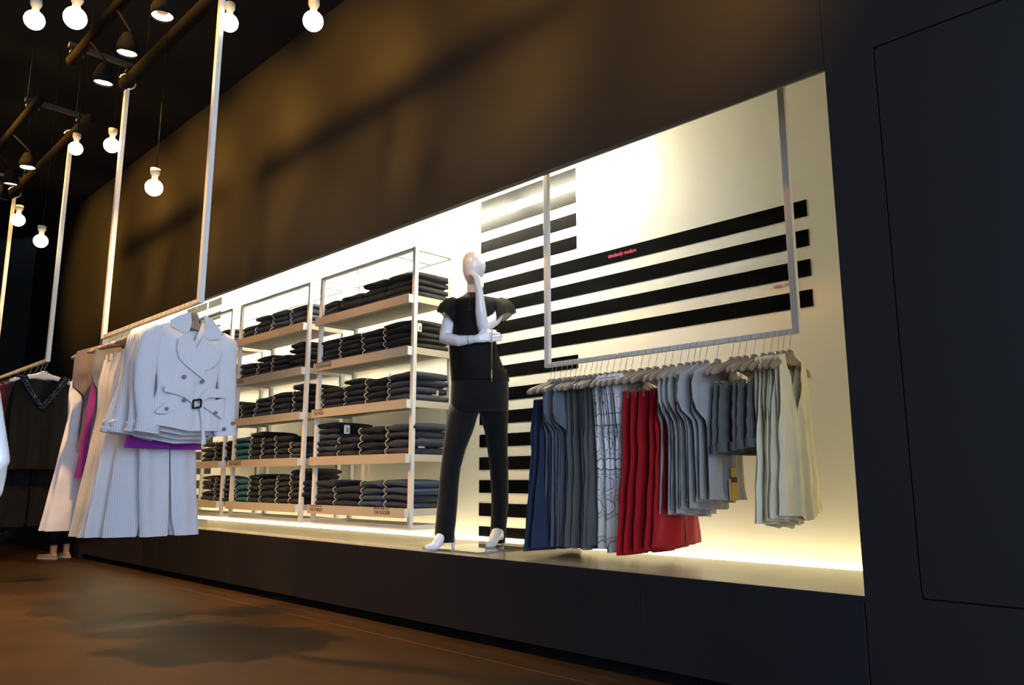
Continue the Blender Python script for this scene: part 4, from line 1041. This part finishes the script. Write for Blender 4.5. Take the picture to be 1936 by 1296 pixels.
# shopper behind the rail: only the shoes show under the clothes
sh = onZ(110, 1057, 0.0)
pe = thing('person', (sh.x, sh.y, 0), 'person behind the rail, only pale flat shoes showing under trousers', 'person', None, -1.05)
M_SKIN = mat('skin', (196, 140, 108), 0.5, var=0.05, vscale=30)
s3 = figure(pe, 1.66, M_SKIN, 0.04, 0.007, True)
MB().loft([ring_z(z * s3, rx * s3, ry * s3) for z, rx, ry in ((1.45, .07, .06), (1.43, .165, .09), (1.38, .19, .10), (1.25, .18, .12), (1.05, .16, .12), (.88, .19, .135), (.80, .20, .14))], cap=False).build('top', G['darkbrown'], pe, True)
tp_ = MB().loft([ring_z(z * s3, rx * s3, ry * s3) for z, rx, ry in ((1.02, .15, .11), (.92, .18, .128), (.82, .182, .13), (.76, .17, .12))])
for sx in (-1, 1): tp_.loft([ring_z(z * s3, r_ * s3, r_ * s3, sx * .088 * s3, .005) for z, r_ in ((.82, .096), (.6, .078), (.48, .07), (.3, .062), (.16, .05))])
tp_.build('trousers', G['black'], pe, True)
MB().loft([[(.083 * s3 * c_ * math.cos(2 * PI * k / 20), .02 * s3 + .105 * s3 * c_ * math.sin(2 * PI * k / 20), z * s3) for k in range(20)] for z, c_ in ((1.775, .3), (1.76, .75), (1.72, .98), (1.68, 1.0))] ).build('hair', G['darkbrown'], pe, True)
M_SHOE = mat('pale_canvas', (150, 134, 116), 0.8); M_SOLE = mat('cream_rubber', (200, 188, 168), 0.7)
for sx in (-1, 1):
    so = MB().loft([[((sx * .094 + r_ * .046 * math.cos(2 * PI * k / 20)) * s3, (-.06 + r_ * .135 * math.sin(2 * PI * k / 20)) * s3, z) for k in range(20)] for z, r_ in ((0.0005, 1), (.022, 1.02), (.045, .93))]).build('shoe', M_SHOE, pe, True)
    MB().loft([[((sx * .094 + r_ * .049 * math.cos(2 * PI * k / 20)) * s3, (-.06 + r_ * .139 * math.sin(2 * PI * k / 20)) * s3, z) for k in range(20)] for z, r_ in ((0.0003, 1), (.018, 1.02))]).build('sole', M_SOLE, so, True)
# ================================================================== ceiling: pipes, track spots, bulbs
ZP = ZPIPE + 0.07
def pipe(x0, x1, Y, z, r, label):
    o = MB().tube([(x0, Y, z), (x1, Y, z)], r, 16).build('ceiling_pipe', M_PIPE, None, True)
    mb = MB().tube([(x0 - 0.02, Y, z), (x0 + 0.03, Y, z)], r * 1.12, 16).build('end_cap', M_PIPE, o, True)
    for x in (x0 + 0.4, x1 - 0.4):
        MB().tube([(x, Y, z + r * 0.6), (x, Y, CEIL)], 0.004, 6).build('drop_rod', M_BLACK, o, True)
    return tag(o, label, 'pipe', 'dark steel ceiling pipes')
XE1 = R2A - 0.06; XE2 = R3A - 0.12
pipe(XE1, -2.6, R2Y, ZP, 0.042, 'thick dark pipe that the jacket rail hangs from')
pipe(XE2, R3B + 0.5, R2Y, ZP, 0.042, 'thick dark pipe that the farthest rail hangs from')
YP2 = -1.46
pipe(XE1 + 0.02, -2.6, YP2, ZP + 0.03, 0.034, 'slim dark pipe with spotlights above the jacket rail')
pipe(XE2, R3B + 0.5, YP2, ZP + 0.03, 0.034, 'slim dark pipe with spotlights above the farthest rail')
for xs, lb in ((XE1 + 0.14, 'timber coloured cross strut between pipes above the jacket rail'), (R3B + 0.32, 'timber coloured cross strut between pipes above farthest rail, near end'), (XE2 + 0.3, 'timber coloured cross strut between pipes above farthest rail, far end')):
    st = MB().box(xs - 0.02, xs + 0.02, YP2 - 0.06, R2Y + 0.08, ZP + 0.06, ZP + 0.09).build('cross_strut', mat('strut_steel', (40, 31, 20), 0.6), None)
    tag(st, lb, 'strut', 'cross struts')
    for y in (YP2, R2Y):
        MB().tube([(xs - 0.026, y + 0.045 * math.cos(a), ZP + 0.03 + 0.045 * math.sin(a)) for a in [PI * k / 8 for k in range(9)]], 0.004, 6).build('clamp', M_WIRE, st, True)

M_SPOTGLOW = mat('spot_lens', (255, 240, 214), 0.3, emit=(1.0, 0.80, 0.60), estr=22.0)
M_SPOTRING = mat('spot_reflector', (150, 120, 96), 0.3, metal=0.6)
def spot(px, py, label, aim, energy, size=70, at=None, yb=None, soft=0.03, col=(1.0, 0.58, 0.20)):
    p = at or onZ(px, py, ZP - 0.26); yb = YP2 if yb is None else yb; zb = ZP if at is None else CEIL
    d = (Vector(aim) - p).normalized()
    t = thing('track_spotlight', p, label, 'spotlight', 'ceiling track spotlights')
    q = d.to_track_quat('-Z', 'Y').to_matrix()
    def ring(z, r, n=20): return [p + q @ Vector((r * math.cos(2 * PI * k / n), r * math.sin(2 * PI * k / n), z)) for k in range(n)]
    MB().loft([ring(0.0, 0.058), ring(0.0, 0.064), ring(0.05, 0.064), ring(0.10, 0.045), ring(0.13, 0.03)], cap=False).add(ring(0.13, 0.03), [tuple(range(20))]).build('housing', M_BLACK, t, True, world=True)
    MB().loft([ring(0.012, 0.058), ring(0.03, 0.028)], cap=False).build('reflector', M_SPOTGLOW, t, True, world=True)
    MB().add(ring(0.028, 0.03), [tuple(range(20))]).build('lens', M_SPOTRING, t, world=True)
    pts = [p + q @ Vector((0, 0, 0.08)), p + Vector((0.03, 0, 0.14)), Vector((p.x, yb, zb))]
    MB().tube(pts, 0.008, 8).build('bracket', M_BLACK, t, True, world=True)
    ld = bpy.data.lights.new('spot_beam', 'SPOT'); ld.energy = energy; ld.color = col; ld.spot_size = math.radians(size); ld.spot_blend = 0.7; ld.shadow_soft_size = soft
    lo = bpy.data.objects.new('spot_beam', ld); COL.objects.link(lo)
    lo.location = d * 0.02; lo.rotation_euler = q.to_euler(); lo.parent = t
spot(307, 32, 'glowing track spotlight nearest, above the jacket rail', (-4.05, -1.3, 0.0), 14, 120)
spot(240, 102, 'glowing track spotlight second nearest above the jacket rail', (-5.0, -1.3, 0.0), 560, 100)
spot(195, 158, 'glowing track spotlight third, near the end of pipe', (-5.6, -1.3, 0.0), 14, 120)
spot(52, 318, 'small glowing track spotlight above the farthest rail, nearest of three', (-7.1, -1.2, 0.0), 90, 110)
spot(20, 349, 'small glowing track spotlight above the farthest rail, middle of three', (-8.2, -1.2, 0.0), 90, 120)
spot(1, 376, 'small glowing track spotlight at the very left edge', (-9.2, -1.2, 0.0), 80, 110)

# spotlights added out of view across the aisle to warm the dark wall
for k_, (x_, ax_, e_) in enumerate(((-1.7, -2.0, 300), (-3.0, -3.3, 520), (-4.3, -4.6, 760), (-5.6, -5.9, 860), (-6.9, -7.2, 880), (-8.2, -8.5, 820), (-9.5, -9.9, 700))):
    spot(0, 0, 'added unseen spotlight across the aisle washing the dark wall, %s along' % ORD[k_], (ax_, 0.0, 3.38), e_, 48, Vector((x_, -2.6, 4.12)), -2.6, 0.22, (1.0, 0.47, 0.07))

for k_, (p_, a_, e_) in enumerate((((-7.4, -3.3, 4.1), (-5.3, -1.1, 0.9), 260), ((-9.6, -3.2, 4.1), (-7.6, -1.0, 0.6), 320))):  # two more out-of-view spotlights, added for warm light on the hanging clothes
    spot(0, 0, 'added unseen spotlight across the aisle aimed at the %s rail' % ('jacket', 'farthest')[k_], a_, e_, 46, Vector(p_), p_[1], 0.05)

M_BULB = mat('glowing_bulb', (255, 244, 220), 0.3, emit=(1.0, 0.80, 0.50), estr=14.0)
M_SOCK = mat('white_porcelain_socket', (170, 162, 142), 0.5)
M_CORD = mat('black_cord', (6, 6, 6), 0.9, spec=0.05)
def bulb(px, py, dia_px, label, dia=0.105):
    p = atD(px, py, F_PX * dia / dia_px)
    t = thing('pendant_bulb', p, label, 'light bulb', 'bare pendant bulbs')
    R_ = dia / 2; prof = [(-R_, 0.001)]
    for k in range(1, 13):
        a = -PI / 2 + (PI * 0.80) * k / 12; prof.append((R_ * math.sin(a), R_ * math.cos(a)))
    mb = MB().loft([[p + Vector((r_ * math.cos(2 * PI * k / 18), r_ * math.sin(2 * PI * k / 18), z)) for k in range(18)] for z, r_ in prof], cap=True)
    mb.build('globe', M_BULB, t, True, world=True)
    zs = prof[-1][0]
    pr = [(zs - 0.002, 0.019), (zs + 0.038, 0.0185), (zs + 0.040, 0.025), (zs + 0.048, 0.0255), (zs + 0.050, 0.029), (zs + 0.080, 0.029), (zs + 0.084, 0.012)]
    MB().loft([[p + Vector((r_ * math.cos(2 * PI * k / 18), r_ * math.sin(2 * PI * k / 18), z)) for k in range(18)] for z, r_ in pr]).build('socket', M_SOCK, t, True, world=True)
    MB().tube([p + Vector((0, 0, zs + 0.06)), p + Vector((0.008, 0.004, zs + 0.2)), Vector((p.x, p.y, CEIL))], 0.0022, 6).build('cord', M_CORD, t, True, world=True)
bulb(65, 38, 36, 'bare glowing bulb at the top left corner')
bulb(142, 34, 41, 'largest bare glowing bulb at the top, left of the spotlights')
bulb(433, 43, 34, 'bare glowing bulb beside the top of the nearest white post')
bulb(592, 40, 38, 'bare glowing bulb alone at top, farthest right')
bulb(143, 281, 25, 'bare glowing bulb at top of the far white post')
bulb(211, 275, 28, 'bare glowing bulb just left of the second white post')
bulb(291, 355, 32, 'bare glowing bulb on long cord against the brown wall')
bulb(34, 416, 24, 'bare glowing bulb behind the leftmost white post')
bulb(77, 456, 25, 'lowest bare glowing bulb, against the far end of wall')

# ================================================================== rolling rack, far left
rk = onZ(52, 1022, 0.0)
rr0 = thing('rolling_rack', (rk.x, rk.y, 0), 'chrome rolling garment rack base with casters at far left', 'garment rack')
L_ = 1.25
for dy in (0.0, -L_):
    mb = MB().tube([(0, dy, 0.085), (-0.5, dy, 0.085)], 0.0125, 10)
    mb.build('foot_bar', M_CHROME, rr0, True)
    MB().tube([(-0.25, dy, 0.085), (-0.25, dy, 1.6)], 0.0125, 10).build('upright', M_CHROME, rr0, True)
    for dx in (0.0, -0.5):
        w = MB().tube([(dx - 0.011, dy, 0.036), (dx + 0.011, dy, 0.036)], 0.0355, 18).build('caster', M_BLACK, rr0, True)
        MB().tube([(dx, dy, 0.07), (dx, dy, 0.098)], 0.011, 10).build('caster_stem', M_CHROME, w, True)
MB().tube([(-0.25, 0, 0.09), (-0.25, -L_, 0.09)], 0.0125, 10).build('lower_bar', M_CHROME, rr0, True)
MB().tube([(-0.25, 0.05, 1.6), (-0.25, -L_ - 0.05, 1.6)], 0.0125, 10).build('top_bar', M_CHROME, rr0, True)
